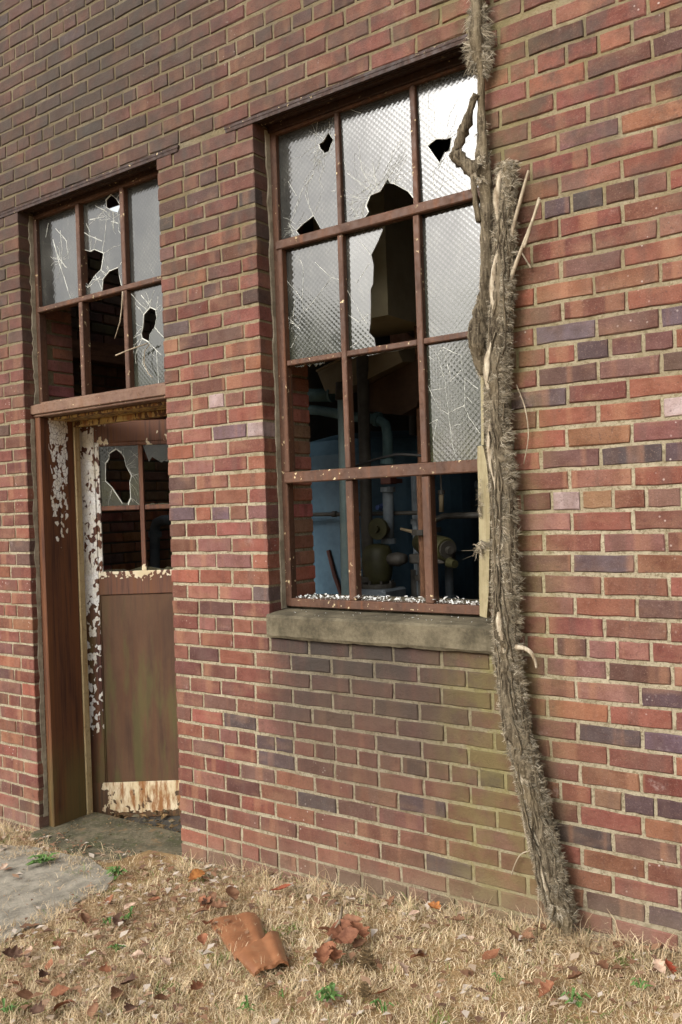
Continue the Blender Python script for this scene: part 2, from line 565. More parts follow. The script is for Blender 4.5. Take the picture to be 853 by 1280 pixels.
# ------------------------------------------------------------------ ground, path
gm = MB()
xs = [-150, -60, -25, -12, -6] + [x * .5 for x in range(-11, 12)] + [6, 12, 25, 60, 150]
ys = [-150, -80, -40, -20, -10, -6] + [-y * .5 for y in range(11, 0, -1)] + [.06]
r_ = random.Random(3)
V, F = [], []
for y in ys:
    for x in xs:
        b = r_.uniform(-.012, .012) if (0 < x < 6 and -5.5 < y < 0) else 0
        V.append((x, y, GZ(x) + b))
nx = len(xs)
for j in range(len(ys) - 1):
    for i in range(nx - 1):
        F.append((j * nx + i, j * nx + i + 1, (j + 1) * nx + i + 1, (j + 1) * nx + i))
gm.add(V, F)
ground = gm.build('ground', M['soil'], smooth=True)
tag(ground, kind='structure')

_pe = [(-1.34, -.22), (-1.1, -.13), (-.86, -.16), (-.62, -.15), (-.42, -.20), (-.29, -.28), (-.21, -.36), (-.22, -.50), (-.16, -.66),
       (-.21, -.82), (-.13, -.95), (-.12, -1.3), (-.16, -1.9), (-.14, -3.2), (-.18, -6.0), (-1.40, -6.0), (-1.38, -3.0), (-1.42, -1.4), (-1.36, -.7)]
_rp = random.Random(13)
path_outline = []
for _i in range(len(_pe)):
    (_xa, _ya), (_xb, _yb) = _pe[_i], _pe[(_i + 1) % len(_pe)]
    _n = max(1, min(12, int(math.hypot(_xb - _xa, _yb - _ya) / .05)))
    for _k in range(_n):
        _t = _k / _n
        path_outline.append((_xa + (_xb - _xa) * _t + _rp.uniform(-.018, .018), _ya + (_yb - _ya) * _t + _rp.uniform(-.018, .018)))
pm = MB()
pv = []
for (x, y) in path_outline: pv.append((x, y, GZ(x) + .009))
low = [(x * 1.0, y, GZ(x) - .03) for (x, y) in path_outline]
nP = len(pv)
tris = tessellate_polygon([[Vector((x, y, 0)) for x, y in path_outline]])
pm.add(pv + low, [tuple(t) for t in tris] + [(i, (i + 1) % nP, nP + (i + 1) % nP, nP + i) for i in range(nP)])
tag(pm.build('path', M['asphalt']), kind='structure')


def in_poly(x, y, poly):
    c = False
    j = len(poly) - 1
    for i in range(len(poly)):
        xi, yi = poly[i]; xj, yj = poly[j]
        if (yi > y) != (yj > y) and x < (xj - xi) * (y - yi) / (yj - yi) + xi: c = not c
        j = i
    return c


# ------------------------------------------------------------------ the building
DL, DR, WL, WR = -1.190, -.156, .4064, 1.4224     # door and window openings
X0, X1, ZT, ZB = -3.25, 4.3, 3.45, -1.72
ZHEAD = 1.639                                      # underside of the bricks over both openings
building = empty('brick_building', (.5, 0, -1.5), 'weathered red brick building front with a broken steel window and a half open door', 'building')

mw = MB()
MF = .0048
zs_sill = -.476
for (a, b, c, d_) in ((X0, DL - .004, ZB, ZHEAD), (DR + .004, WL - .004, ZB, ZHEAD), (WR + .004, X1, ZB, ZHEAD), (WL - .004, WR + .004, ZB, zs_sill - .003), (X0, X1, ZHEAD, ZT)):
    mw.box(a, b, MF, .31, c, d_)
wall = mw.build('wall', M['mortar'], building)
wall["label"] = "pale sandy mortar bed of the brick wall"

PAL = [((150, 86, 69), 28), ((143, 79, 64), 26), ((130, 77, 62), 20), ((145, 91, 77), 14), ((154, 95, 68), 10), ((120, 75, 61), 11),
       ((126, 85, 75), 7), ((104, 73, 64), 5), ((102, 83, 80), 2), ((158, 89, 67), 8)]
PALC = [c for c, w in PAL for _ in range(w)]

# bricks that stand out in the photograph: (x, z) spots on the wall
SPEC = []
def spots(rgb, pts):
    for p in pts: SPEC.append((p[0], p[1], rgb))
spots((98, 82, 84), [(1.612, 0.379), (1.793, 0.977), (1.898, 0.172), (1.707, -0.734), (1.18, -1.248), (0.583, -1.112)])
spots((104, 84, 88), [(1.701, 0.968), (1.716, 0.578), (2.023, 0.576), (1.786, -0.161), (2.022, 0.181), (1.962, -0.702), (1.08, -1.039)])
spots((92, 70, 70), [(1.95, -0.575), (1.944, -1.247), (1.691, -1.041), (1.789, 0.507), (1.975, -0.907), (1.884, -0.905)])
spots((112, 74, 68), [(1.892, -0.506), (1.655, -0.162), (1.672, -0.436), (1.79, -1.25), (1.995, 0.508), (1.715, 0.176), (1.901, 0.492)])
spots((182, 156, 150), [(1.681, 0.037), (2.015, 0.318), (0.112, 0.501), (0.376, 0.367)])
spots((150, 99, 88), [(1.616, -0.026), (1.694, -0.507), (1.78, -0.573), (0.157, -0.107), (-0.027, -0.176), (1.772, -0.437)])
spots((156, 112, 78), [(1.778, 0.041), (1.779, -0.91)])
spots((156, 98, 68), [(1.793, 0.24), (1.773, 0.772), (1.984, 1.173), (1.964, -0.162), (1.946, -0.978), (1.784, -1.112), (1.855, -0.878)])
spots((150, 86, 66), [(1.883, 0.314), (1.987, 0.903), (1.959, 0.773), (1.704, 0.298), (1.523, 1.04), (1.901, -1.105), (1.695, -0.324), (1.888, -0.625)])
spots((118, 92, 94), [(-0.649, 2.324), (-0.049, 0.849), (0.142, 0.345), (-0.035, 0.044), (0.173, 0.038), (-0.184, 0.173)])
spots((142, 90, 80), [(-0.086, 0.116), (0.009, 1.515), (0.091, 0.263), (1.693, 0.756), (1.645, -0.209)])
spots((90, 72, 74), [(0.221, -0.87), (0.309, -0.892), (0.436, -0.909), (1.789, 0.507)])

def joints(k, a, b):
    """perpends of course k inside [a, b], in header units"""
    if k % 7 == 0:
        J = [n + (.3 * (1 - n / 17.0) if k >= 24 else 0) for n in range(-34, 44)]
        dr = .62
    else:
        blk = k // 7
        even = ((k - 7 * blk) % 2 == 1) == (blk % 2 == 0)
        if k >= 24:
            J = [(.83 if even else -.1) + 1.96 * i for i in range(-18, 24)]
        elif even:
            J = [-.62] + [1.2 + 1.925 * i for i in range(9)] + [16.6 + 1.975 * i for i in range(1, 14)] + [-12.85 - 1.97 * i for i in range(10)]
        else:
            J = [.08 + 1.947 * i for i in range(10)] + [17.6 + 1.975 * i for i in range(1, 14)] + [-13.45 - 1.97 * i for i in range(10)]
        dr = .42
    return sorted(j for j in J if a + dr < j < b - dr)

rb = random.Random(11)
BR = []   # x0, x1, z0, colour
for k in range(-25, 51):
    z0 = k * CZ + (.014 if k >= 24 else 0)
    if k >= 24: iv = [(X0, X1)]
    elif k >= -7: iv = [(X0, DL), (DR, WL), (WR, X1)]
    else: iv = [(X0, DL), (DR, X1)]
    for (a, b) in iv:
        J = joints(k, a / HX, b / HX)
        E = [a] + [j * HX + rb.uniform(-.006, .006) for j in J] + [b]
        for i in range(len(E) - 1):
            xa = E[i] + (.0055 if i > 0 else 0)
            xb = E[i + 1] - (.0055 if i < len(E) - 2 else 0)
            BR.append([xa, xb, z0 + CZ * .5, k])


def facing(x, z):
    d = Vector((x, 0, z)) - CAM
    zc = d.dot(cF)
    return (426.5 + FPX * d.dot(cR) / zc, 640 - FPX * d.dot(cU) / zc, zc)

rank = []
for i, b in enumerate(BR):
    u0, v0, d0 = facing(b[0], b[2]); u1, v1, d1 = facing(b[1], b[2])
    cu, cv = (u0 + u1) / 2, (v0 + v1) / 2
    area = abs(u1 - u0) * FPX * .057 / ((d0 + d1) / 2)
    inside = -6 < min(u0, u1) and max(u0, u1) < 859 and 0 < cv < 1280 and b[2] > GZ(b[0]) + .02
    if not inside:
        area *= .35 if (max(u0, u1) > 0 and min(u0, u1) < 853 and 0 < cv < 1280 and b[2] > GZ(b[0])) else 0
    rank.append((area, i))
rank.sort(reverse=True)
singles = set(i for a, i in rank[:300])


def brick_shape(rnd, n_extra=0):
    """outline of a worn brick face, unit length .19 x .057, face at y=0, 48 triangles"""
    L, Hh = .0965, .0283
    ring = [(-L, -Hh), (-L * .33, -Hh), (L * .4, -Hh), (L, -Hh), (L, 0), (L, Hh), (L * .35, Hh), (-L * .3, Hh), (-L, Hh), (-L, 0)]
    n = len(ring)
    outer = [(x + rnd.uniform(-.0018, .0018), z + rnd.uniform(-.0024, .0018) * (1 if z > 0 else -1)) for x, z in ring]
    inner = []
    for (x, z) in outer:
        c = rnd.uniform(.0016, .0050)
        if rnd.random() < .08: c *= 2.2
        inner.append((x - math.copysign(c, x) * (1 if abs(x) > L * .9 else 0), z - math.copysign(c, z) * (1 if abs(z) > Hh * .5 else 0)))
    V = [(x, rnd.uniform(-.0004, .0010), z) for x, z in inner] + [(x, .0042, z) for x, z in outer] + [(x, .10, z) for x, z in outer]
    F = [tuple(range(n))]
    for i in range(n):
        j = (i + 1) % n
        F.append((i, n + i, n + j, j))
        F.append((n + i, 2 * n + i, 2 * n + j, n + j))
    return V, F

rv = random.Random(5)
SHAPES = [brick_shape(rv) for _ in range(14)]
MESHES = []
for V, F in SHAPES:
    b = MB(); b.add(V, F)
    MESHES.append(b.mesh('brick', M['brick']))

SV, SF, SC = [], [], []
def brick_color(x, z, rnd):
    c = rnd.choice(PALC)
    for sx, sz, rgb in SPEC:
        if abs(sx - x[0] if False else 0) == 0 and x[0] - .003 <= sx <= x[1] + .003 and abs(sz - z) < CZ * .52:
            c = rgb
    v = rnd.uniform(.86, 1.10)
    c = tuple(max(10, min(250, q * v + rnd.uniform(-4, 4))) for q in c)
    g = sum(c) / 3
    return srgb(*[q * .81 + g * .19 for q in c], .73)

for i, b in enumerate(BR):
    xa, xb, zc, k = b
    s = rb.randrange(len(SHAPES))
    cx, L = (xa + xb) / 2, (xb - xa)
    sx = L / .193
    oy, oz, ry = rb.uniform(-.0022, .0016), rb.uniform(-.0014, .0014), rb.uniform(-.006, .006)
    flip = rb.choice((1, -1))
    if flip < 0 and False: pass
    col = brick_color((xa, xb), zc, rb)
    if i in singles:
        o = bpy.data.objects.new('brick', MESHES[s])
        o.location = (cx, oy, zc + oz)
        o.scale = (sx, 1, 1)
        o.rotation_euler = (0, ry, 0)
        o.color = col
        link(o, wall)
    else:
        V, F = SHAPES[s]
        base = len(SV)
        ca, sa = math.cos(ry), math.sin(ry)
        for (x, y, z) in V:
            x *= sx
            SV.append((cx + x * ca + z * sa, y + oy, zc + oz - x * sa + z * ca))
            SC.append(col[:3])
        SF += [tuple(base + q for q in f) for f in F]


def stuff_bricks(name, boxes, parent):
    """boxes: (x0,x1,y0,y1,z0,z1, colour) chamfered, joined with a colour attribute"""
    b = MB()
    cols = []
    for (x0, x1, y0, y1, z0, z1, c) in boxes:
        n0 = len(b.v)
        j = lambda: rb.uniform(-.0015, .0015)
        b.box(x0 + j(), x1 + j(), y0 + j(), y1 + j(), z0 + j(), z1 + j(), bev=.004)
        cols += [c[:3]] * (len(b.v) - n0)
    me = b.mesh(name, M['brick_s'])
    at = me.attributes.new('tint', 'FLOAT_COLOR', 'POINT')
    a = np.ones((len(cols), 4), np.float32); a[:, :3] = cols
    at.data.foreach_set('color', a.ravel())
    return link(bpy.data.objects.new(name, me), parent)

b = MB(); b.v, b.f, b.m = SV, SF, [0] * len(SF)
me = b.mesh('brickwork', M['brick_s'])
at = me.attributes.new('tint', 'FLOAT_COLOR', 'POINT')
a = np.ones((len(SC), 4), np.float32); a[:, :3] = SC
at.data.foreach_set('color', a.ravel())
tag(link(bpy.data.objects.new('brickwork', me), wall), kind='stuff')

# brick returns of the openings behind the frames (inner half of the wall thickness)
bx = []
for k in range(-24, 24):
    z0, z1 = k * CZ + .006, (k + 1) * CZ - .006
    full = k % 2 == 0
    cc = lambda: srgb(*[q * rb.uniform(.92, 1.12) for q in rb.choice([(168, 110, 92), (160, 100, 84), (154, 106, 92), (172, 116, 98)])])
    y0 = .135 if full else .185
    if -5 <= k: bx.append((WL - .05, WL + .004, y0, .312, z0, z1, cc()))
    if -5 <= k: bx.append((WR - .004, WR + .05, y0, .312, z0, z1, cc()))
    if k >= 9:
        bx.append((DL - .05, DL + .004, y0, .312, z0, z1, cc()))
        bx.append((DR - .004, DR + .05, y0, .312, z0, z1, cc()))
    else:
        bx.append((DR - .004, DR + .05, .10, .312, z0, z1, cc()))
tag(stuff_bricks('brickwork', bx, wall), kind='stuff')

# lintels: rusty steel plates under the bricks
for (a, b_) in ((DL, DR), (WL, WR)):
    lm = MB()
    lm.box(a - (.205 if a < 0 else .15), b_ + (.14 if a < 0 else .03), -.006, .30, ZHEAD - .0122, ZHEAD - .001)
    lm.box(a - (.20 if a < 0 else .145), b_ + (.135 if a < 0 else .03), -.004, .012, ZHEAD - .027, ZHEAD - .0125)  # dark lower strip drawn for steel edge and shadow gap together
    lm.box(a + .005, b_ - .005, .0305, .04, ZHEAD - .020, ZHEAD - .0122)
    lm.box(a + .004, b_ - .004, .088, .13, ZHEAD - .040, ZHEAD - .0115, bev=.003)
    lm.box(a + .004, b_ - .004, .040, .055, ZHEAD - .024, ZHEAD - .0115, bev=.002)
    lm.build('lintel', M['lintel'], building)

M['smear'] = mat_simple('grey_caulk', srgb(120, 110, 92), srgb(166, 156, 136), 14, .95, .6, 60)
for (a, b_, y0, y1, z0, z1) in ((WL - .001, WL + .007, .082, .104, -.37, ZHEAD - .03), (WR - .007, WR + .001, .082, .104, -.37, ZHEAD - .03), (DL - .001, DL + .006, .066, .088, .63, ZHEAD - .03), (DL - .001, DL + .0025, .034, .0545, -1.5, .555)):
    g = MB(); nz_ = 40; V = []; F = []
    rq = random.Random(int(a * 100) + 400)
    for q in range(nz_ + 1):
        z = z0 + (z1 - z0) * q / nz_; e = rq.uniform(-.008, .004)
        V += [(b_, y1, z), (b_ - (b_ - a) * .2, y0 + e, z), (a, y0 + e - .002, z), (a, y1, z)] if a < 0 or a < 1 else [(a, y1, z), (a + (b_ - a) * .2, y0 + e, z), (b_, y0 + e - .002, z), (b_, y1, z)]
    for q in range(nz_):
        for c in range(4): F.append((q * 4 + c, q * 4 + (c + 1) % 4, q * 4 + 4 + (c + 1) % 4, q * 4 + 4 + c))
    g.add(V, F); g.build('caulk', M['smear'], building)

# sill of the window
sm = MB()
ns = 26
SX0, SX1 = WL - .006, WR + .006
rs = random.Random(2)
prof = [(.12, -.372), (.02, -.377), (-.020, -.384), (-.028, -.392), (-.029, -.465), (-.022, zs_sill), (.12, zs_sill)]
V, F = [], []
for i in range(ns + 1):
    x = SX0 + (SX1 - SX0) * i / ns
    e = 1 if 0 < i < ns else .55
    for q, (y, z) in enumerate(prof):
        j = 0.0022 if q in (2, 3, 4, 5) else .0008
        V.append((x, y * (e if y < 0 else 1) + rs.uniform(-j, j), z + rs.uniform(-j, j)))
k_ = len(prof)
for i in range(ns):
    for q in range(k_):
        F.append((i * k_ + q, i * k_ + (q + 1) % k_, (i + 1) * k_ + (q + 1) % k_, (i + 1) * k_ + q))
F += [tuple(range(k_)), tuple(ns * k_ + q for q in range(k_))]
sm.add(V, F)
sm.build('sill', M['sill'], building)

# ------------------------------------------------------------------ glass helpers
def pane_obj(parent, outer, holes=(), cracks=(), fn=None, y=.118, th=.004, wcr=.0016, seed=0, rays=()):
    """a sheet of glass with broken outline, holes and raised crack lines; 2D points are (x, z)"""
    if fn is None:
        rt_ = random.Random(seed * 7 + 1)
        mx = sum(p[0] for p in outer) / len(outer); mz = sum(p[1] for p in outer) / len(outer)
        ta, tb = rt_.uniform(-.012, .012), rt_.uniform(-.010, .010)      # every sheet sits a little askew in its putty
        fn = lambda x, z, t: (x, y - t + (x - mx) * ta + (z - mz) * tb, z)
    b = MB()
    polys = [[Vector((p[0], p[1], 0)) for p in outer]] + [[Vector((p[0], p[1], 0)) for p in h] for h in holes]
    flat = [p for poly in polys for p in poly]
    tr = tessellate_polygon(polys)
    n = len(flat)
    Vv = [fn(p.x, p.y, 0) for p in flat] + [fn(p.x, p.y, -th) for p in flat]
    Ff = [tuple(t) for t in tr] + [tuple(n + q for q in reversed(t)) for t in tr]
    b.add(Vv, Ff)
    st = 0
    for poly in polys:
        m_ = len(poly)
        b.add([], [])
        for q in range(m_):
            i0, i1 = st + q, st + (q + 1) % m_
            b.f.append((i0, i1, n + i1, n + i0)); b.m.append(1)
        st += m_
    rc = random.Random(seed)
    allc = [(c, 1.0) for c in cracks]
    # fine radial cracks round the points of impact
    for (cx, cz, cnt, rad) in rays:
        for q in range(cnt):
            an = rc.uniform(0, 2 * math.pi)
            r0, r1 = rad * rc.uniform(.05, .3), rad * rc.uniform(.5, 1.2)
            pts = []
            for s in range(4):
                t = r0 + (r1 - r0) * s / 3
                a2 = an + rc.uniform(-.12, .12)
                p = (cx + math.cos(a2) * t, cz + math.sin(a2) * t)
                if in_poly(p[0], p[1], outer) and not any(in_poly(p[0], p[1], h) for h in holes): pts.append(p)
                else: break
            if len(pts) > 1: allc.append((pts, .45))
    # bright fractured rim round every hole
    for h in holes:
        m_ = len(h); cxh = sum(p[0] for p in h) / m_; czh = sum(p[1] for p in h) / m_
        for q in range(m_):
            (xa, za), (xb, zb) = h[q], h[(q + 1) % m_]
            if abs(za - zb) < .012 and min(za, zb) < min(p[1] for p in outer) + .02: continue
            e0, e1 = rc.uniform(1.02, 1.07), rc.uniform(1.02, 1.09)
            A2 = (cxh + (xa - cxh) * e0, czh + (za - czh) * e0); B2 = (cxh + (xb - cxh) * e1, czh + (zb - czh) * e1)
            if not (in_poly(A2[0], A2[1], outer) and in_poly(B2[0], B2[1], outer)): continue
            b.add([fn(xa, za, .0005), fn(xb, zb, .0005), fn(B2[0], B2[1], .0008), fn(A2[0], A2[1], .0008)], [(0, 1, 2, 3)], 1)
            for _rep in range(2 if rc.random() < .5 else 1):
                L = rc.uniform(.03, .17); dx, dz = xa - cxh, za - czh; dl = math.hypot(dx, dz) or 1
                an = math.atan2(dz, dx) + rc.uniform(-.5, .5); pts = [(xa, za)]
                for s in range(1, 4):
                    p = (xa + math.cos(an + rc.uniform(-.2, .2)) * L * s / 3, za + math.sin(an + rc.uniform(-.2, .2)) * L * s / 3)
                    if in_poly(p[0], p[1], outer) and not any(in_poly(p[0], p[1], h2) for h2 in holes): pts.append(p)
                    else: break
                if len(pts) > 1: allc.append((pts, rc.uniform(.4, .9)))
    for c, ws in allc:
        pts = []
        for q in range(len(c) - 1):
            (xa, za), (xb, zb) = c[q], c[q + 1]
            for s in range(3):
                t = s / 3
                j = .0018 if s else 0
                pts.append((xa + (xb - xa) * t + rc.uniform(-j, j), za + (zb - za) * t + rc.uniform(-j, j)))
        pts.append(c[-1])
        for q in range(len(pts) - 1):
            (xa, za), (xb, zb) = pts[q], pts[q + 1]
            L = math.hypot(xb - xa, zb - za) or 1e-6
            w0 = wcr * .5 * ws * rc.uniform(.5, 1.3)
            px, pz = -(zb - za) / L * w0, (xb - xa) / L * w0
            b.add([fn(xa + px, za + pz, .0006), fn(xb + px, zb + pz, .0006), fn(xb - px, zb - pz, .0006), fn(xa - px, za - pz, .0006), fn((xa + xb) / 2, (za + zb) / 2, .0016)],
                  [(0, 1, 4), (1, 2, 4), (2, 3, 4), (3, 0, 4)], 1)
    return b.build('pane', [M['glass'], M['crack']], parent, recalc=False)


def rect(x0, x1, z0, z1): return [(x0, z0), (x1, z0), (x1, z1), (x0, z1)]

def clipin(pts, x0, x1, z0, z1):
    return [(min(max(x, x0), x1), min(max(z, z0), z1)) for x, z in pts]

# ------------------------------------------------------------------ the big window
wz_top, wz_bot = ZHEAD - .030, -.362
wf = MB()
# outer frame
wf.box(WL + .004, WL + .036, .100, .140, wz_bot, wz_top, bev=.003)
wf.box(WR - .036, WR - .004, .100, .140, wz_bot, wz_top, bev=.003)
wf.box(WL + .036, WR - .036, .100, .140, wz_top - .02, wz_top, bev=.003)
wf.box(WL + .036, WR - .036, .094, .140, wz_bot, wz_bot + .034, bev=.003)
window = wf.build('window', M['frame'], building)
window["label"] = "rusty steel window of twelve lights with nearly all its glass broken"
VX0, VX1 = WL + .036, WR - .036
C1, C2 = (.737, .770), (1.082, 1.117)
Zb12, Zb23, Zb34 = (1.110, 1.147), (.630, .652), (.147, .193)
# opening vent sash over the middle two rows, standing a little proud
vf = MB()
vf.box(VX0 - .008, VX1 + .008, .084, .112, Zb12[0], Zb12[1], bev=.004)
vf.box(VX0 - .008, VX1 + .008, .084, .112, Zb34[0], Zb34[1], bev=.004)
vf.box(VX0, VX0 + .022, .088, .132, Zb34[1], Zb12[0], bev=.003)
vf.box(VX1 - .022, VX1, .088, .132, Zb34[1], Zb12[0], bev=.003)
vf.box(VX0 + .022, VX1 - .022, .113, .132, Zb12[0] + .004, Zb12[0] + .018)
vf.box(VX0 + .022, VX1 - .022, .113, .132, Zb34[1] - .018, Zb34[1] - .004)
vf.build('vent_sash', M['frame'], window)
for (a, b_) in (C1, C2):
    g = MB(); g.box(a + .006, b_ - .006, .098, .136, Zb12[1], wz_top - .02, bev=.003)
    g.build('glazing_bar', M['frame'], window)
    g = MB(); g.box(a + .004, b_ - .004, .094, .134, Zb34[1], Zb12[0], bev=.003)
    g.build('glazing_bar', M['frame'], window)
    g = MB(); g.box(a, b_ + .001, .096, .140, wz_bot + .034, Zb34[0], bev=.004)
    g.build('glazing_bar', M['frame'], window)
for (a, b_) in ((VX0 + .022, C1[0] + .004), (C1[1] - .004, C2[0] + .004), (C2[1] - .004, VX1 - .022)):
    g = MB(); g.box(a, b_, .096, .133, Zb23[0], Zb23[1], bev=.003)
    g.build('glazing_bar', M['frame'], window)

COLS = [(VX0 - .004, C1[0] + .010), (C1[1] - .010, C2[0] + .010), (C2[1] - .010, VX1 + .004)]
R1 = (Zb12[1] - .008, wz_top - .012)
R2 = (Zb23[1] - .006, Zb12[0] + .008)
R3 = (Zb34[1] - .010, Zb23[0] + .006)
# row 1
pane_obj(window, rect(*COLS[0], *R1),
         [[(0.699, 1.533), (0.708, 1.518), (0.723, 1.496), (0.713, 1.485), (0.699, 1.458), (0.676, 1.456), (0.67, 1.468), (0.658, 1.479), (0.652, 1.499), (0.669, 1.503), (0.679, 1.51), (0.686, 1.519)],
          clipin([(0.613, 1.219), (0.65, 1.155), (0.643, 1.141), (0.549, 1.144), (0.523, 1.179), (0.558, 1.199)], COLS[0][0] + .01, COLS[0][1] - .01, R1[0] + .002, 9)],
         [[(0.651, 1.618), (0.636, 1.517), (0.621, 1.389), (0.585, 1.35), (0.574, 1.315), (0.613, 1.221)], [(0.488, 1.39), (0.53, 1.32)],
          [(0.549, 1.305), (0.505, 1.234), (0.49, 1.211), (0.523, 1.182)], [(0.621, 1.389), (0.565, 1.344), (0.513, 1.26)], [(0.585, 1.35), (0.594, 1.252)],
          [(0.705, 1.297), (0.727, 1.292)], [(0.484, 1.22), (0.509, 1.164)], [(0.651, 1.486), (0.629, 1.439)]],
         seed=1, rays=[(.52, 1.19, 16, .07), (.655, 1.44, 14, .06)])
pane_obj(window, rect(*COLS[1], *R1),
         [clipin([(0.968, 1.282), (0.98, 1.262), (0.997, 1.255), (1.055, 1.213), (1.077, 1.182), (1.077, 1.132), (0.861, 1.141), (0.862, 1.161), (0.878, 1.177), (0.868, 1.202), (0.889, 1.239), (0.932, 1.242), (0.952, 1.263)], COLS[1][0] + .01, COLS[1][1] - .006, R1[0] + .002, 9)],
         [[(0.905, 1.249), (0.854, 1.346), (0.843, 1.454)], [(0.92, 1.251), (0.902, 1.379)], [(0.96, 1.28), (0.994, 1.374), (1.041, 1.412)],
          [(0.997, 1.258), (1.06, 1.344)], [(0.872, 1.224), (0.81, 1.252)], [(0.875, 1.191), (0.815, 1.171)],
          [(0.771, 1.408), (0.787, 1.347), (0.871, 1.27), (0.906, 1.241)], [(0.815, 1.273), (0.8, 1.21), (0.829, 1.168)], [(0.798, 1.601), (0.859, 1.563)]],
         seed=2, rays=[(.86, 1.23, 60, .20), (.93, 1.28, 30, .15)])
pane_obj(window, rect(*COLS[2], *R1),
         [[(1.148, 1.358), (1.184, 1.373), (1.225, 1.362), (1.246, 1.363), (1.237, 1.316), (1.216, 1.315), (1.194, 1.284)]],
         [[(1.173, 1.191), (1.164, 1.224), (1.172, 1.265)], [(1.106, 1.21), (1.169, 1.188), (1.217, 1.162)], [(1.154, 1.17), (1.205, 1.201), (1.273, 1.173)],
          [(1.216, 1.211), (1.254, 1.214), (1.241, 1.241)], [(1.159, 1.547), (1.156, 1.492), (1.181, 1.479), (1.179, 1.436)], [(1.278, 1.493), (1.242, 1.449), (1.23, 1.403)]],
         seed=3, rays=[(1.22, 1.30, 16, .09)])
# row 2
pane_obj(window, rect(*COLS[0], *R2), [],
         [[(0.447, 1.008), (0.539, 0.895), (0.547, 0.848), (0.513, 0.789)], [(0.612, 1.034), (0.691, 0.958), (0.738, 0.937)], [(0.53, 1.074), (0.551, 1.024), (0.548, 0.96), (0.539, 0.895)],
          [(0.441, 0.876), (0.467, 0.828), (0.507, 0.795)], [(0.506, 0.925), (0.491, 0.835), (0.486, 0.804)], [(0.691, 0.956), (0.557, 0.846)], [(0.505, 0.752), (0.475, 0.708), (0.447, 0.701)],
          [(0.449, 0.815), (0.493, 0.803), (0.523, 0.777)]], seed=4, rays=[(.475, .80, 14, .05)])
pane_obj(window, [(COLS[1][0], R2[0]), (COLS[1][0], R2[1])] + [(0.945, 1.107), (0.916, 1.057), (0.882, 1.01), (0.891, 0.968), (0.886, 0.897), (0.874, 0.877), (0.873, 0.819), (0.869, 0.748), (0.861, 0.712), (0.884, 0.687), (0.891, 0.644)], [],
         [[(0.82, 1.086), (0.879, 1.01)], [(0.762, 0.901), (0.832, 0.777), (0.861, 0.737)], [(0.764, 0.798), (0.816, 0.759), (0.86, 0.783)], [(0.857, 0.702), (0.771, 0.668)],
          [(0.871, 0.979), (0.807, 0.909)]], seed=5, rays=[(.935, .745, 14, .06)])
pane_obj(window, rect(*COLS[2], *R2), [], [], seed=6)
# row 3
pane_obj(window, rect(*COLS[2], *R3), [],
         [[(1.13, 0.62), (1.163, 0.577), (1.19, 0.475), (1.195, 0.37), (1.206, 0.254), (1.217, 0.215)], [(1.157, 0.578), (1.18, 0.613), (1.256, 0.573), (1.264, 0.488), (1.317, 0.447)],
          [(1.183, 0.602), (1.207, 0.517), (1.206, 0.484)], [(1.103, 0.496), (1.138, 0.425), (1.162, 0.384), (1.195, 0.365)], [(1.195, 0.37), (1.261, 0.391), (1.267, 0.482)],
          [(1.261, 0.391), (1.277, 0.346), (1.317, 0.289)], [(1.099, 0.334), (1.148, 0.352), (1.129, 0.276)], [(1.117, 0.461), (1.19, 0.464)], [(1.274, 0.42), (1.291, 0.399)],
          [(1.122, 0.585), (1.147, 0.568)], [(1.206, 0.484), (1.253, 0.519)], [(1.203, 0.317), (1.258, 0.332)]], seed=7, rays=[(1.15, .50, 10, .06)])
# slivers still caught in the putty of the empty lights
for (x0, x1, z, up, sd_) in ((COLS[0][0], COLS[0][1], Zb34[1] - .002, .006, 1), (COLS[1][0], COLS[1][1], Zb23[0] + .004, -.012, 2), (COLS[0][0] + .05, COLS[0][0] + .2, Zb23[0] + .004, -.02, 3)):
    rr = random.Random(sd_)
    n_ = 14
    top = [(x0 + (x1 - x0) * i / n_, z + up * rr.uniform(.1, 1.0)) for i in range(n_ + 1)]
    pane_obj(window, [(x0, z - up * .6), (x1, z - up * .6)] + top[::-1], seed=sd_)

# crumbs of safety glass along the bottom bar
cm = MB()
rc = random.Random(8)
for i in range(620):
    x = rc.uniform(VX0 + .02, VX1 - .01); s = rc.uniform(.0015, .0055) if rc.random() < .85 else rc.uniform(.006, .014)
    y = rc.uniform(.100, .165)
    z = wz_bot + .034 + s * .4 + (rc.random() ** 2) * .014 * (1 if x > .5 else .6)
    vv = [Vector((rc.uniform(-1, 1), rc.uniform(-1, 1), rc.uniform(-.6, .8))) * s for _ in range(4)]
    cm.add([(x + v.x, y + v.y, z + v.z) for v in vv], [(0, 1, 2), (0, 3, 1), (1, 3, 2), (2, 3, 0)])
for i in range(40):
    x = rc.uniform(VX0, VX1); s = rc.uniform(.002, .0045); y = rc.uniform(-.01, .09); z = -.380 + s * .5 + (y + .02) * .08
    vv = [Vector((rc.uniform(-1, 1), rc.uniform(-1, 1), rc.uniform(-.6, .8))) * s for _ in range(4)]
    cm.add([(x + v.x, y + v.y, z + v.z) for v in vv], [(0, 1, 2), (0, 3, 1), (1, 3, 2), (2, 3, 0)])
tag(cm.build('glass_crumbs', M['crumb'], window), kind='stuff')
# inner ledge behind the frame on which the crumbs lie
im = MB(); im.box(WL, WR, .141, .33, -.50, -.334)
im.build('inner_ledge', M['sill'], building)

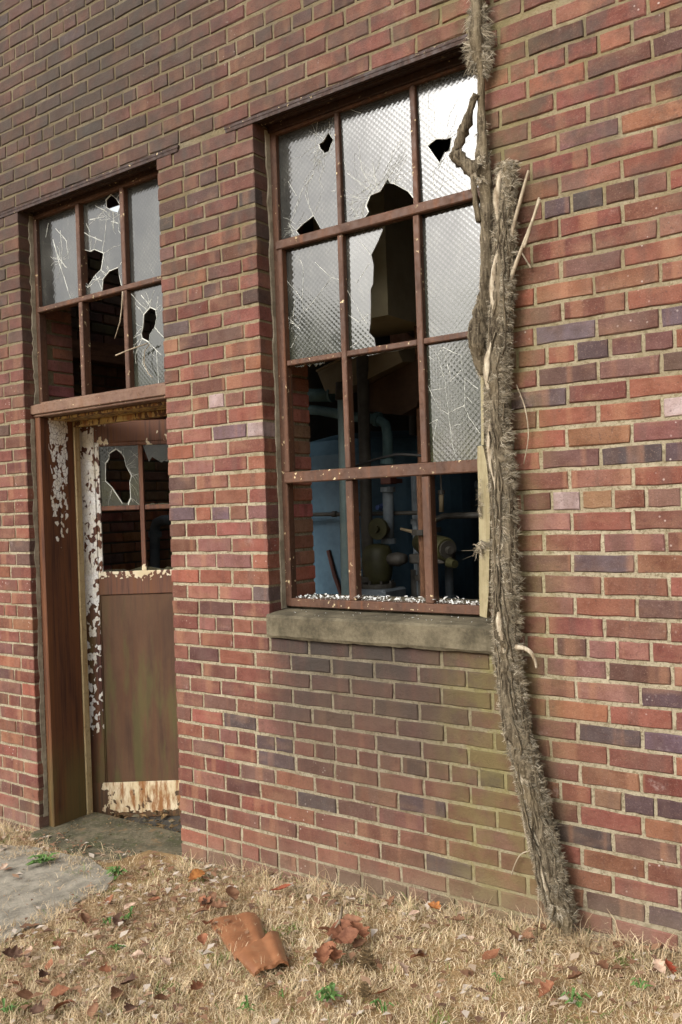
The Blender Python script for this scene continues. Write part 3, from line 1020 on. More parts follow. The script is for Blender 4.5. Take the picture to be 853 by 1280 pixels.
# ------------------------------------------------------------------ transom light over the door
TZ0, TZ1 = .640, ZHEAD - .030
TX0, TX1 = DL + .025, DR - .025
tf = MB()
tf.box(DL + .004, TX0 + .006, .085, .130, TZ0, TZ1, bev=.003)
tf.box(TX1 - .006, DR - .004, .085, .130, TZ0, TZ1, bev=.003)
tf.box(TX0, TX1, .085, .130, TZ1 - .018, TZ1, bev=.003)
transom = tf.build('transom_window', M['frame'], building)
transom["label"] = "rusty six-light steel window over the door with broken textured glass"
T1, T2 = (-.834, -.806), (-.506, -.477)
TB = (1.104, 1.130)
for (a, b_) in (T1, T2):
    for (z0, z1) in ((TZ0, TB[0]), (TB[1], TZ1 - .018)):
        g = MB(); g.box(a, b_, .080, .126, z0, z1, bev=.003)
        g.build('glazing_bar', M['frame'], transom)
g = MB(); g.box(TX0, TX1, .078, .124, TB[0], TB[1], bev=.004)
g.build('glazing_bar', M['frame'], transom)
TC = [(TX0, T1[0] + .008), (T1[1] - .008, T2[0] + .008), (T2[1] - .008, TX1)]
U1, U2 = (TB[1] - .008, TZ1 - .01), (TZ0 - .004, TB[0] + .008)
pane_obj(transom, rect(*TC[0], *U1), [], [[(-1.05, 1.468), (-1.006, 1.332), (-0.974, 1.263), (-0.931, 1.147)], [(-1.025, 1.518), (-0.943, 1.437), (-0.934, 1.345)], [(-1.081, 1.558), (-1.108, 1.49)],
         [(-0.989, 1.501), (-0.98, 1.409), (-0.992, 1.329)], [(-0.95, 1.303), (-1.005, 1.359), (-1.044, 1.44)]], y=.108, seed=11, wcr=.003, rays=[(-.99, 1.35, 12, .08)])
pane_obj(transom, rect(*TC[1], *U1),
         [[(-0.593, 1.589), (-0.556, 1.558), (-0.532, 1.523), (-0.553, 1.489), (-0.585, 1.508), (-0.629, 1.537), (-0.631, 1.572)],
          [(-0.806, 1.365), (-0.76, 1.347), (-0.732, 1.352), (-0.664, 1.319), (-0.688, 1.245), (-0.732, 1.227), (-0.789, 1.185), (-0.815, 1.211)],
          clipin([(-0.684, 1.135), (-0.674, 1.195), (-0.626, 1.225), (-0.561, 1.23), (-0.556, 1.191), (-0.542, 1.141), (-0.544, 1.12)], TC[1][0] + .01, TC[1][1] - .004, U1[0] + .002, 9)],
         [[(-0.758, 1.505), (-0.651, 1.494)], [(-0.822, 1.465), (-0.769, 1.428), (-0.67, 1.381)], [(-0.786, 1.493), (-0.761, 1.444)], [(-0.714, 1.565), (-0.643, 1.522)],
          [(-0.636, 1.478), (-0.649, 1.403), (-0.673, 1.329)], [(-0.6, 1.461), (-0.549, 1.441)], [(-0.829, 1.201), (-0.79, 1.176), (-0.693, 1.211)]], y=.108, seed=12, wcr=.003, rays=[(-.60, 1.47, 14, .09)])
pane_obj(transom, rect(*TC[2], *U1), [], [], y=.108, seed=13)
pane_obj(transom, rect(*TC[2], *U2), [[(-0.348, 1.004), (-0.313, 0.986), (-0.308, 0.952), (-0.323, 0.909), (-0.36, 0.881), (-0.366, 0.849), (-0.41, 0.872), (-0.415, 0.893), (-0.401, 0.921), (-0.392, 0.978)]],
         [[(-0.491, 1.104), (-0.408, 1.026), (-0.372, 1)], [(-0.362, 0.84), (-0.288, 0.776)], [(-0.406, 0.821), (-0.416, 0.747), (-0.359, 0.681)],
          [(-0.316, 0.8), (-0.312, 0.643)], [(-0.405, 1.072), (-0.359, 1.023)], [(-0.334, 1.043), (-0.372, 1.008)]], y=.108, seed=14, wcr=.003, rays=[(-.37, .98, 16, .08)])
# dead tendrils hanging through the broken lights
td = MB()
p = [(-0.491, 1.098), (-0.501, 1.024), (-0.517, 0.958), (-0.559, 0.884)]
td.tube([(x, .070, z) for x, z in p], [.0035, .003, .003, .002], 5)
p = [(-0.332, 0.83), (-0.431, 0.812), (-0.507, 0.792)]
td.tube([(x, .068 - .02 * i, z) for i, (x, z) in enumerate(p)], [.003, .003, .004], 5)
p = [(-0.332, 0.83), (-0.37, 0.803), (-0.379, 0.746), (-0.352, 0.693), (-0.323, 0.673)]
td.tube([(x, .085, z) for x, z in p], .002, 5)
tendril_mesh = td

# ------------------------------------------------------------------ door frame and door
df = MB()
JF = .055
df.box(DL + .002, DL + .045, JF, .262, -1.60, .562, bev=.004)            # left jamb, deep steel channel
df.box(DR - .045, DR - .002, JF, .262, -1.57, .562, bev=.004)
door_frame = df.build('door_frame', M['jamb'], building)
door_frame["label"] = "rust brown steel door jambs with flakes of white paint"
g = MB(); g.box(DL + .004, DR - .004, .048, .300, .562, .628, bev=.004); g.box(DL - .016, DR + .010, .036, .060, .575, .622, bev=.003); g.box(DL + .03, DR - .03, .075, .12, .622, .6395)
h_ = g.build('header_bar', M['header'], door_frame)
g = MB(); g.box(DL + .046, DR - .046, .12, .30, .548, .561, bev=.002); g.box(DL + .046, DR - .046, .262, .30, .52, .5475, bev=.002)
g.build('head_stop', M['soffit'], door_frame)
g = MB(); g.box(DL + .020, DL + .052, .263, .300, -1.59, .5475, bev=.003)
g.build('door_stop', M['cream'], door_frame)

HD = Vector((-1.190, .315)); dd = Vector((.813, .581)); dn = Vector((.581, -.813))
def DP(s, z, t):      # point of the door leaf: s along it from the hinge, t towards the outside
    q = HD + dd * s + dn * t
    return (q.x, q.y, z)
dbox = lambda s, t, z: DP(s, z, t)

def door_part(name, mat, boxes, parent, bev=.003):
    g = MB()
    for (s0, s1, t0, t1, z0, z1) in boxes:
        g.box(s0, s1, t0, t1, z0, z1, fn=dbox, bev=bev)
    return g.build(name, mat, parent)

DB, DT, DW = -1.60, .553, .93
door = door_part('door', M['stile'], [(.004, .094, -.040, .0, DB, DT)], building)
door["label"] = "old brown door leaf standing half open, white paint peeling off its hinge side"
door_part('stile', M['rail'], [(DW - .09, DW, -.040, 0, DB, DT)], door)
door_part('rail', M['rail'], [(.094, DW - .09, -.040, -.001, .440, DT)], door)
door_part('rail', M['rail'], [(.094, DW - .09, -.040, -.001, -.388, -.262)], door)
door_part('panel', M['panel'], [(.094, DW - .09, -.036, -.010, -1.43, -.389), (.094, .100, -.02, -.004, -1.42, -.389)], door, .002)
door_part('kick_plate', M['kick'], [(.012, DW - .005, -.0005, .0015, -1.598, -1.405)], door, .001)
door_part('bottom_rail', M['rail'], [(.094, DW - .09, -.040, -.0015, DB, -1.431)], door)
door_part('moulding', M['stile'], [(.096, .119, -.016, -.003, -.262, .440)], door)
door_part('moulding', M['rail'], [(.119, DW - .11, -.016, -.002, .419, .440)], door)
G1, G2 = (.331, .357), (.573, .599)
door_part('glazing_bar', M['rail'], [(G1[0], G1[1], -.028, -.002, -.262, .419)], door, .004)
door_part('glazing_bar', M['rail'], [(G2[0], G2[1], -.028, -.002, -.262, .419)], door, .004)
door_part('glazing_bar', M['rail'], [(.119, G1[0], -.026, -.004, .068, .094), (G1[1], G2[0], -.026, -.004, .068, .094), (G2[1], DW - .11, -.026, -.004, .068, .094)], door, .004)
dfn = lambda x, z, t: DP(x, z, -.014 + t)
pane_obj(door, rect(.117, .334, .088, .424), [[(0.211, 0.399), (0.239, 0.377), (0.253, 0.352), (0.261, 0.308), (0.288, 0.254), (0.277, 0.221), (0.279, 0.138), (0.263, 0.105), (0.235, 0.111), (0.184, 0.195), (0.149, 0.23), (0.152, 0.322), (0.173, 0.35), (0.174, 0.379)]],
         [[(0.292, 0.355), (0.336, 0.383)], [(0.293, 0.249), (0.352, 0.276)], [(0.275, 0.298), (0.32, 0.209)], [(0.283, 0.394), (0.344, 0.334)]], fn=dfn, seed=21, rays=[(.25, .30, 30, .13)])
pane_obj(door, [(.354, .424)] + [(0.387, 0.328), (0.405, 0.353), (0.422, 0.341), (0.455, 0.321), (0.469, 0.33), (0.503, 0.321)] + [(.575, .34), (.575, .424)], [], [], fn=dfn, seed=22)
for (s0, s1, z, up, sd_) in ((.119, .331, -.262, .012, 5), (.357, .573, -.262, .022, 6), (.357, .573, .094, .012, 7)):
    rr = random.Random(sd_)
    top = [(s0 + (s1 - s0) * i / 10, z + up * rr.uniform(.15, 1.0) * (2.0 if i in (9, 10) and sd_ == 5 else 1)) for i in range(11)]
    pane_obj(door, [(s0, z - .004), (s1, z - .004)] + top[::-1], fn=dfn, seed=sd_)
# hinges
for z in (.33, -.55, -1.30):
    g = MB(); g.tube([DP(-.002, z - .05, .004), DP(-.002, z + .05, .004)], .008, 10)
    g.build('hinge', M['lintel'], door, smooth=True)

# doorstep
dsm = MB()
out = [(DL + .0, -.055), (DL + .14, -.085), (-.80, -.12), (-.55, -.135), (-.38, -.125), (DR + .0, -.075), (DR - .003, .02), (DR - .003, .27), (-.55, .29), (DL + .11, .31), (DL + .05, .31), (DL + .003, .02)]
zt = lambda x, y: -1.556 + .03 * (x + 1.19) + .012 * y
nd = len(out)
tr = tessellate_polygon([[Vector((x, y, 0)) for x, y in out]])
dsm.add([(x, y, zt(x, y)) for x, y in out] + [(x, y, -1.75) for x, y in out], [tuple(t) for t in tr] + [(i, (i + 1) % nd, nd + (i + 1) % nd, nd + i) for i in range(nd)])
dstep = dsm.build('doorstep', M['slab'], building)

# ------------------------------------------------------------------ the dark room behind
YB, XL, XR, ZC = 4.2, -1.80, 3.6, 2.05
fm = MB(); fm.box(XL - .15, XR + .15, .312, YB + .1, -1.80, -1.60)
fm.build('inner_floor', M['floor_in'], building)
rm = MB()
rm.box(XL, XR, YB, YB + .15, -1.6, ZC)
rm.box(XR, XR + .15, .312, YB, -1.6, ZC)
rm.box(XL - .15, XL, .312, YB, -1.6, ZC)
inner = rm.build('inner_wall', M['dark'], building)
cm_ = MB()      # opening over the entry, added to let daylight down on the side wall
for (a, b_, c, d_) in ((XL - .15, XR + .15, .312, .9), (XL - .15, XR + .15, 3.4, YB + .15), (XL - .15, XL + .02, .9, 3.4), (XL + 1.05, XR + .15, .9, 3.4)):
    cm_.box(a, b_, c, d_, ZC + .22, ZC + .30)
pt = MB(); pt.box(XL + 1.15, XL + 1.25, 1.05, YB, -1.6, ZC + .219)
pt.build('added_light_baffle', M['dark'], building)  # added wall, keeps the opening's daylight out of the machine room
cm_.build('inner_ceiling', M['dark'], building)
for i in range(13):
    g = MB(); x = XL + .28 + i * .41
    g.box(x, x + .06, .315, YB - .002, ZC - .02, ZC + .218)
    g.build('joist', M['wood_dark'], building)
g = MB()
g.box(XL + .002, XL + .10, .32, YB - .01, 1.02, 1.14)      # wall plate across the side wall
g.build('joist', M['wood_dark'], building)
bx = []
cb = lambda: srgb(*[q * rb.uniform(.85, 1.1) for q in rb.choice([(176, 122, 92), (164, 112, 84), (150, 112, 88), (150, 126, 92)])])
for k in range(-23, 30):
    z0, z1 = k * CZ + .006, (k + 1) * CZ - .006
    y = .32 + (.10 if k % 2 else 0.0)
    if k % 2: bx.append((XL - .05, XL + .012, .32, .41, z0, z1, cb()))
    while y < YB - .1:
        bx.append((XL - .05, XL + .012, y, min(y + .192, YB), z0, z1, cb()))
        y += .203
    x = XL + .02 + (.1 if k % 2 else 0)
    while x < XR:
        bx.append((x, min(x + .192, XR), YB - .012, YB + .05, z0, z1, cb()))
        x += .203
tag(stuff_bricks('brickwork', bx, inner), kind='stuff')

# loose rubble in the doorway behind the step
rub = MB()
rr = random.Random(31)
for i in range(760):
    x = rr.uniform(DL + .06, -.16); y = rr.uniform(.30, .62) if i < 420 else rr.uniform(-.05, .30); s = rr.uniform(.006, .022) if i < 420 else rr.uniform(.002, .009)
    if i >= 420 and rr.random() < (.65 if y < .2 and x > DL + .2 else 0): continue
    vv = [Vector((rr.uniform(-1, 1), rr.uniform(-1, 1), rr.uniform(-.4, .6))) * s for _ in range(5)]
    z = -1.60 + rr.uniform(0, .035) if i < 420 else zt(x, y) + s * .3
    rub.add([(x + v.x, y + v.y, z + v.z) for v in vv], [(0, 1, 2), (0, 3, 1), (1, 3, 2), (2, 3, 4), (0, 4, 3), (0, 2, 4)], rr.choice((0, 0, 1, 2)))
M['leaf_d'] = mat_simple('rotted_leaf', srgb(86, 70, 48), srgb(120, 98, 66), 20, .9, .4)
tag(rub.build('debris', [M['leaf_d'], M['slab'], M['soil']]), kind='stuff')

# ------------------------------------------------------------------ machinery seen through the window
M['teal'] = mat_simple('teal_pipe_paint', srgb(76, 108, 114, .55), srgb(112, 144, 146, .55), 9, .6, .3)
M['tan_lit'] = mat_simple('lit_sheet_metal', srgb(140, 132, 104), srgb(168, 158, 128), 3, .7, .15, 20)  # lighter copy of the duct metal, making up for weak indoor light
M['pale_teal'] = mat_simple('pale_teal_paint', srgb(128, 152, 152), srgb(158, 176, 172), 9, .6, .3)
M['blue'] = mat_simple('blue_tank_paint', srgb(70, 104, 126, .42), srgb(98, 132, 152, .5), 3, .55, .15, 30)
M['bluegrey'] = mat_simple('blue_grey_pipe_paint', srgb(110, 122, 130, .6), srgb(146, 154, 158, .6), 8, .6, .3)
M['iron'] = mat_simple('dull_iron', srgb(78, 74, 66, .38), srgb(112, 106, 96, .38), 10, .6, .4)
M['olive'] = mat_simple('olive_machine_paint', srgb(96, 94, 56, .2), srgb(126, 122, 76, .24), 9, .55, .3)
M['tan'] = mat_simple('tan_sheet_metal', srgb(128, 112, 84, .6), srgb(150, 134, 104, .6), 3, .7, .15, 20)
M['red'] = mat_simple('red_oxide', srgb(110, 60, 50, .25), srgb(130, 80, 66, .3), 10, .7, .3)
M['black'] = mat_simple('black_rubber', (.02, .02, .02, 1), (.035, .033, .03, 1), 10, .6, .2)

def v3(p, y): return (p[0], y, p[1])

# blue tank
tx = ([(0.039, 0.018)])[0][0]
t = empty('storage_tank', (tx, 1.55, -1.6), 'blue painted round tank inside the room behind the window', 'tank')
g = MB()
g.tube([(tx - .06, 1.55, -1.59), (tx - .06, 1.55, .32), (tx - .06, 1.55, .40), (tx - .06, 1.55, .45)], [.56, .56, .50, .30], 40)
g.build('shell', M['blue'], t, smooth=False)
g = MB(); g.tube([(tx - .06, 1.55, -.86), (tx - .06, 1.55, -.82)], .575, 40); g.build('band', M['blue'], t)
g = MB()
pp = [(-0.013, -0.181), (0.023, -0.315), (0.069, -0.431)]
g.tube([v3(q, .985) for q in pp], .012, 8); g.build('handle', M['red'], t)

t = empty('vertical_pipe', (.55, .62, -1.6), 'pale teal vertical pipe just behind the first window bar', 'pipe')
pp = [(0.371, 0.624), (0.368, 0.542), (0.359, 0.019), (0.349, -0.431)]
g = MB(); g.tube([v3(pp[1], .62), v3(pp[2], .62), v3(pp[3], .62), (pp[3][0], .62, -1.6)], .0225, 14); g.build('tube', M['pale_teal'], t, smooth=True)
g = MB(); g.tube([v3(pp[0], .62), v3(pp[1], .62)], [.030, .034], 14); g.build('collar', M['iron'], t, smooth=True)
g = MB(); g.tube([(pp[3][0] - .0, .62, -1.0), (pp[3][0], .62, -.95)], .03, 14); g.build('collar', M['iron'], t, smooth=True)

t = empty('capped_pipe', (.4, .8, .5), 'short thick green blue pipe end high behind the left light', 'pipe')
pp = [(-0.207, 0.648), (0.049, 0.613), (0.169, 0.601)]
g = MB(); g.tube([v3(q, .80) for q in pp], .033, 16); g.build('tube', M['teal'], t, smooth=True)
g = MB(); g.tube([v3(pp[2], .80), (pp[2][0] + .012, .80, pp[2][1])], .036, 16); g.build('cap', M['teal'], t)

t = empty('header_pipe', (.6, .85, .4), 'grey blue horizontal pipe bending down at an elbow behind the window', 'pipe')
pp = [(-0.252, 0.585), (0.064, 0.539), (0.26, 0.489), (0.41, 0.463), (0.455, 0.436), (0.466, 0.377), (0.461, 0.254), (0.456, 0.12), (0.454, -0.027), (0.45, -0.128)]
g = MB(); g.tube([v3(q, .85) for q in pp[:7]], .0255, 14); g.build('tube', M['teal'], t, smooth=True)
g = MB(); g.tube([v3(q, .85) for q in pp[7:]], .026, 14); g.build('tube', M['bluegrey'], t, smooth=True)
for q in (0, 3, 6, 7, 9):
    c = Vector(v3(pp[q], .85)); dv = (Vector(v3(pp[min(q + 1, 9)], .85)) - Vector(v3(pp[max(q - 1, 0)], .85))).normalized() * .012
    g = MB(); g.tube([c - dv, c + dv], .036, 14); g.build('flange', M['teal'] if q < 7 else M['bluegrey'], t)

t = empty('thin_pipe', (.6, .75, -.05), 'thin dark horizontal pipe crossing the lower lights', 'pipe')
pp = [(-0.265, 0.012), (0.054, 0.009), (0.349, 0.005), (0.622, 0.002)]
g = MB(); g.tube([v3(q, .90) for q in pp], .0105, 10); g.build('tube', M['iron'], t, smooth=True)
g = MB(); c = pp[1]; g.tube([(c[0] + .03, .90, c[1]), (c[0] + .055, .90, c[1])], .016, 10); g.build('coupling', M['iron'], t)

t = empty('sagging_cable', (.9, .7, .3), 'sagging black cable between the pipes behind the window', 'cable')
pp = smooth_path([(0.307, 0.229), (0.377, 0.237), (0.491, 0.26), (0.549, 0.268), (0.623, 0.274), (0.749, 0.259)], 4)
g = MB(); g.tube([(q[0], .70, q[1]) for q in pp], .006, 8); g.build('cable', M['black'], t, smooth=True)

for (u, y_, r_, zt_, mt, lab) in (([(0.522, 0.187), (0.512, -0.053)], 1.0, .022, None, 'bluegrey', 'grey vertical pipe behind the second window bar'),
                                  ([(0.637, -0.244), (0.63, -0.434)], 1.1, .021, None, 'bluegrey', 'short grey vertical pipe under the motor'),
                                  ([(0.507, -0.278), (0.506, -0.428)], 1.0, .026, None, 'iron', 'grey iron post beside the pump'),
                                  ([(0.345, 0.6), (0.335, 0.345)], 1.3, .026, None, 'iron', 'dark iron riser pipe behind the middle light')):
    t = empty('riser_pipe', (u[0][0], y_, -1.6), lab, 'pipe')
    g = MB(); g.tube([(u[0][0], y_, u[0][1]), (u[0][0], y_, u[1][1]), (u[0][0], y_, -1.6)], r_, 14); g.build('tube', M[mt], t, smooth=True)
    g = MB(); g.tube([(u[0][0], y_, u[1][1]), (u[0][0], y_, u[1][1] + .025)], r_ * 1.35, 14); g.build('flange', M[mt], t)
    if lab.startswith('dark'):
        g = MB(); g.tube([(u[0][0], y_, u[1][1] + .02), (u[0][0] - .20, y_, u[1][1] + .03)], r_ * .8, 12); g.build('branch', M[mt], t)

# pump with round valve body
t = empty('pump', ([(0.415, -0.217)][0][0], .80, -1.6), 'squat olive green pump body on a pale block behind the window', 'pump')
c = [(0.414, -0.225)][0]
g = MB()
prof = [(-.115, .02), (-.105, .055), (-.085, .066), (-.06, .072), (.0, .078), (.05, .072), (.075, .060), (.085, .030)]
g.tube([(c[0], .80, c[1] + z) for z, r in prof], [r for z, r in prof], 18, flat=.9); g.build('housing', M['olive'], t, smooth=True)
g = MB(); g.tube([(c[0], .80, c[1] - .125), (c[0], .80, c[1] - .105)], .085, 18); g.build('flange', M['iron'], t)
g = MB(); g.tube([(c[0] - .14, .80, c[1] - .01), (c[0] - .06, .80, c[1] - .01)], [.024, .03], 12); g.build('inlet', M['bluegrey'], t, smooth=True)
g = MB(); g.tube([(c[0] + .06, .80, c[1] + .01), (c[0] + .12, .80, c[1] + .012), (c[0] + .16, .80, c[1] + .015)], [.028, .034, .022], 12); g.build('outlet', M['iron'], t, smooth=True)
g = MB(); w = [(0.443, -0.067)][0]
g.tube([(w[0], .765, w[1]), (w[0], .785, w[1])], .052, 22); g.tube([(w[0], .745, w[1]), (w[0], .765, w[1])], .016, 12); g.build('hand_wheel', M['olive'], t)
g = MB(); g.tube([(w[0], .785, w[1]), (w[0], .86, w[1] - .01)], .03, 12); g.build('bonnet', M['iron'], t)
g = MB(); g.box(c[0] - .10, c[0] + .10, .70, .90, -1.6, c[1] - .126, bev=.01); g.build('plinth', M['bluegrey'], t)
for q in range(8):
    an = q * math.pi / 4
    g = MB(); g.tube([(c[0] + .072 * math.cos(an), .80 + .072 * math.sin(an), c[1] - .104), (c[0] + .072 * math.cos(an), .80 + .072 * math.sin(an), c[1] - .090)], .007, 6)
    g.build('bolt', M['iron'], t)

# motor: lying cylinder with end cap
mp_ = [(0.594, -0.147), (0.774, -0.17)]
t = empty('electric_motor', (mp_[0][0], .9, -1.6), 'olive cylindrical motor lying behind the last window bar', 'motor')
a, b_ = Vector(v3(mp_[0], .95)), Vector(v3(mp_[1], .84))
ax = (b_ - a).normalized()
g = MB(); g.tube([a - ax * .05, a, b_ - ax * .02, b_], [.045, .056, .056, .05], 20); g.build('housing', M['olive'], t, smooth=False)
g = MB(); g.tube([b_, b_ + ax * .012], .042, 20); g.build('end_cap', M['iron'], t)
g = MB(); g.tube([b_ + ax * .012, b_ + ax * .035], .018, 12); g.build('shaft', M['iron'], t)
g = MB(); q = b_ + Vector((.01, 0, -.06)); g.tube([q, q + ax * .05], [.024, .018], 12); g.build('gland', M['olive'], t)
g = MB(); g.box(a.x - .03, b_.x - .02, .84, .96, a.z - .09, a.z - .045, bev=.006); g.box(a.x, a.x + .05, .87, .93, -1.6, a.z - .09); g.build('foot', M['iron'], t)
lv = [(0.564, -0.069), (0.688, -0.1)]
g = MB(); g.tube([v3(lv[0], .78), v3(lv[1], .80)], [.006, .012], 8)
o_ = g.build('lever', M['tan'])
tag(o_, 'pale metal lever pointing at the motor', 'lever')
lp = [(0.693, 0.087), (0.69, 0.003)]
t = empty('glass_gauge', (lp[0][0], .95, lp[0][1]), 'small pale sight glass hanging beside the motor', 'gauge')
g = MB(); g.tube([v3(lp[0], .95), v3(lp[1], .95)], .012, 10); g.build('tube', M['tan'], t, smooth=True)
g = MB(); g.tube([(lp[0][0], .95, lp[0][1]), (lp[0][0], .95, lp[0][1] + .02)], .017, 10); g.build('cap', M['iron'], t)
g = MB(); g.tube([(lp[0][0], .95, lp[0][1] + .02), (lp[0][0], .95, lp[0][1] + .5)], .005, 6); g.build('wire', M['iron'], t)
bl = [(0.425, 0.035)][0]
g = MB(); g.tube([(bl[0] - .03, .88, bl[1]), (bl[0] + .03, .88, bl[1] + .005)], [.018, .022], 10); g.tube([(bl[0], .86, bl[1]), (bl[0], .80, bl[1])], .012, 8)
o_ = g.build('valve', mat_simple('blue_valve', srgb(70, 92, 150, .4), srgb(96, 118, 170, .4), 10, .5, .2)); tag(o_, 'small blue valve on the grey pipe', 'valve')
rb_ = [(0.526, 0.162), (0.587, 0.159)][0]
g = MB(); g.box(rb_[0] - .028, rb_[0] + .028, .72, .78, rb_[1] - .02, rb_[1] + .012, bev=.004); g.box(rb_[0] - .02, rb_[0] + .02, .78, .84, rb_[1] - .015, rb_[1] + .005)
o_ = g.build('junction_box', M['red']); tag(o_, 'small reddish junction box above the cross bar', 'box')
# more of the tangle of thin pipes and straps in the depth
tk = random.Random(17)
for i in range(13):
    x = tk.uniform(.25, 1.35); y = tk.uniform(.75, 2.0)
    t = empty('service_pipe', (x, y, -1.6), ('thin' if i % 3 == 0 else 'dull' if i % 3 == 1 else 'flanged') + (' dark upright service pipe' if i % 2 else ' dark bent service pipe') + ' deep in the machine room', 'pipe', 'dark pipes deep in the machine room')
    g = MB()
    if i % 2:
        g.tube([(x, y, -1.6), (x, y, tk.uniform(-.3, .5)), (x + .02, y, ZC - .03)], tk.uniform(.015, .035), 10)
    else:
        z = tk.uniform(-.3, .45)
        g.tube([(x, y, -1.6), (x, y, z - .05), (x + .02, y, z), (x + .08, y, z + .02), (x + .7, y, z + .02)], tk.uniform(.014, .028), 10)
    g.build('tube', M[tk.choice(('iron', 'bluegrey', 'iron', 'wood_dark'))], t, smooth=True)
    for zf in (-.9, -.45, -.1 if i % 2 == 0 else -.32):
        g = MB(); g.tube([(x, y, zf), (x, y, zf + .025)], .05, 12); g.build('flange', M['iron'], t)

# sheet metal duct with its sloping hood
t = empty('air_duct', (.8, 1.0, .8), 'tan sheet metal duct ending in a sloping hood behind the broken middle panes', 'duct')
va = [(0.58, 1.24), (0.649, 1.24), (0.638, 0.892), (0.575, 0.909)]
g = MB()
x0, x1 = va[0][0] - .33, va[1][0]
g.box(x0, x1, .60, 1.0, va[2][1], ZC + .02); g.build('shaft', M['tan_lit'], t)
hp = [(0.093, 0.727), (0.261, 0.779), (0.559, 0.781), (0.597, 0.712), (0.299, 0.617), (0.247, 0.6), (0.167, 0.604)]
und = [(0.299, 0.617), (0.597, 0.712), (0.68, 0.741), (0.675, 0.611), (0.625, 0.505), (0.54, 0.472), (0.333, 0.508)]
g = MB()
n_ = len(hp)
g.add([(x, .80 + .25 * (z - hp[0][1]), z) for x, z in hp] + [(x + .05, 1.25, z + .05) for x, z in hp], [tuple(range(n_))] + [(i, (i + 1) % n_, n_ + (i + 1) % n_, n_ + i) for i in range(n_)])
g.build('hood', M['tan'], t)
g = MB()
n_ = len(und)
M['brown_sheet'] = mat_simple('dark_brown_sheet', srgb(52, 38, 28), srgb(74, 54, 38), 5, .8, .2)  # darker brown for the underside of the hood
g.add([(x, .86, z) for x, z in und] + [(x + .05, 1.4, z + .02) for x, z in und], [tuple(range(n_))] + [(i, (i + 1) % n_, n_ + (i + 1) % n_, n_ + i) for i in range(n_)])
g.build('throat', M['brown_sheet'], t)
g = MB(); e0, e1 = hp[0], hp[1]
g.tube([(e0[0] + .015, .775, e0[1] - .002), (e1[0], .775, e1[1] - .012)], .007, 6); g.build('seam', M['tan'], t)
# a hanging rag of pinkish insulation near the duct
ip = [(0.247, 1.015), (0.3, 1.016), (0.333, 0.962), (0.377, 0.926), (0.411, 0.902), (0.41, 0.88), (0.249, 0.909)]
g = MB(); n_ = len(ip)
g.add([(x, 1.25, z) for x, z in ip] + [(x + .01, 1.33, z + .02) for x, z in ip], [tuple(range(n_)), tuple(range(2 * n_ - 1, n_ - 1, -1))] + [(i, (i + 1) % n_, n_ + (i + 1) % n_, n_ + i) for i in range(n_)])
o_ = g.build('insulation_scrap', mat_simple('pink_lagging', srgb(150, 110, 96), srgb(180, 144, 128), 20, .95, .6)); tag(o_, 'torn pinkish lagging scrap beside the tan duct', 'insulation')

# pipe seen through the door glass
t = empty('bent_pipe', (-1.3, 1.1, -1.6), 'dark bent drain pipe on the inner wall behind the door glass', 'pipe')
e = [(-1.746, -0.341), (-1.731, -0.052), (-1.712, -0.016), (-1.651, 0.001), (-1.557, 0.002)]
g = MB(); g.tube([(e[0][0], 1.35, -1.6)] + [(x, 1.35, z) for x, z in e], .034, 14); g.build('tube', M['bluegrey'], t, smooth=True)
g = MB(); g.tube([(e[1][0], 1.35, e[1][1] - .06), (e[1][0], 1.35, e[1][1] - .02)], .045, 14); g.build('collar', M['bluegrey'], t)

# ------------------------------------------------------------------ dead vine
def mat_bark():
    m = NT('vine_bark')
    n1 = m.noise(5, 4, .6)
    fur = m.noise(1.0, 6, .7, sc=(70, 70, 9), dist=.4)
    n2 = m.noise(120, 4, .7)
    col = m.mix(m.ss(fur, .34, .66), srgb(54, 46, 36), srgb(126, 114, 94))
    col = m.mix(m.math('MULTIPLY', m.ss(n1, .45, .65), .5), col, srgb(112, 98, 74))
    col = m.mix(m.math('MULTIPLY', m.ss(n2, .52, .7), .4), col, srgb(176, 162, 138))
    nb = m.bump(fur, 1.0, .014)
    nb = m.bump(n2, .6, .004, nb)
    return m.done(col, .95, nb, spec=.1)
M['bark'] = mat_bark()
M['bare'] = mat_simple('bare_vine_wood', srgb(122, 106, 84), srgb(196, 184, 162), 30, .9, .9, 90, spec=.15, sc=(2, 2, .3))
M['twig'] = mat_simple('dry_twig', srgb(128, 114, 94), srgb(172, 158, 136), 20, .9, .4, spec=.15)
M['strip'] = mat_simple('pale_board', srgb(128, 116, 86), srgb(160, 149, 118), 7, .85, .4, 60, sc=(6, 6, .6))

def mat_root():
    m = NT('vine_rootlets')
    base = m.n('ShaderNodeAttribute', attribute_name='tint').outputs['Color']
    return m.done(base, .9, spec=.1)
M['root'] = mat_root()

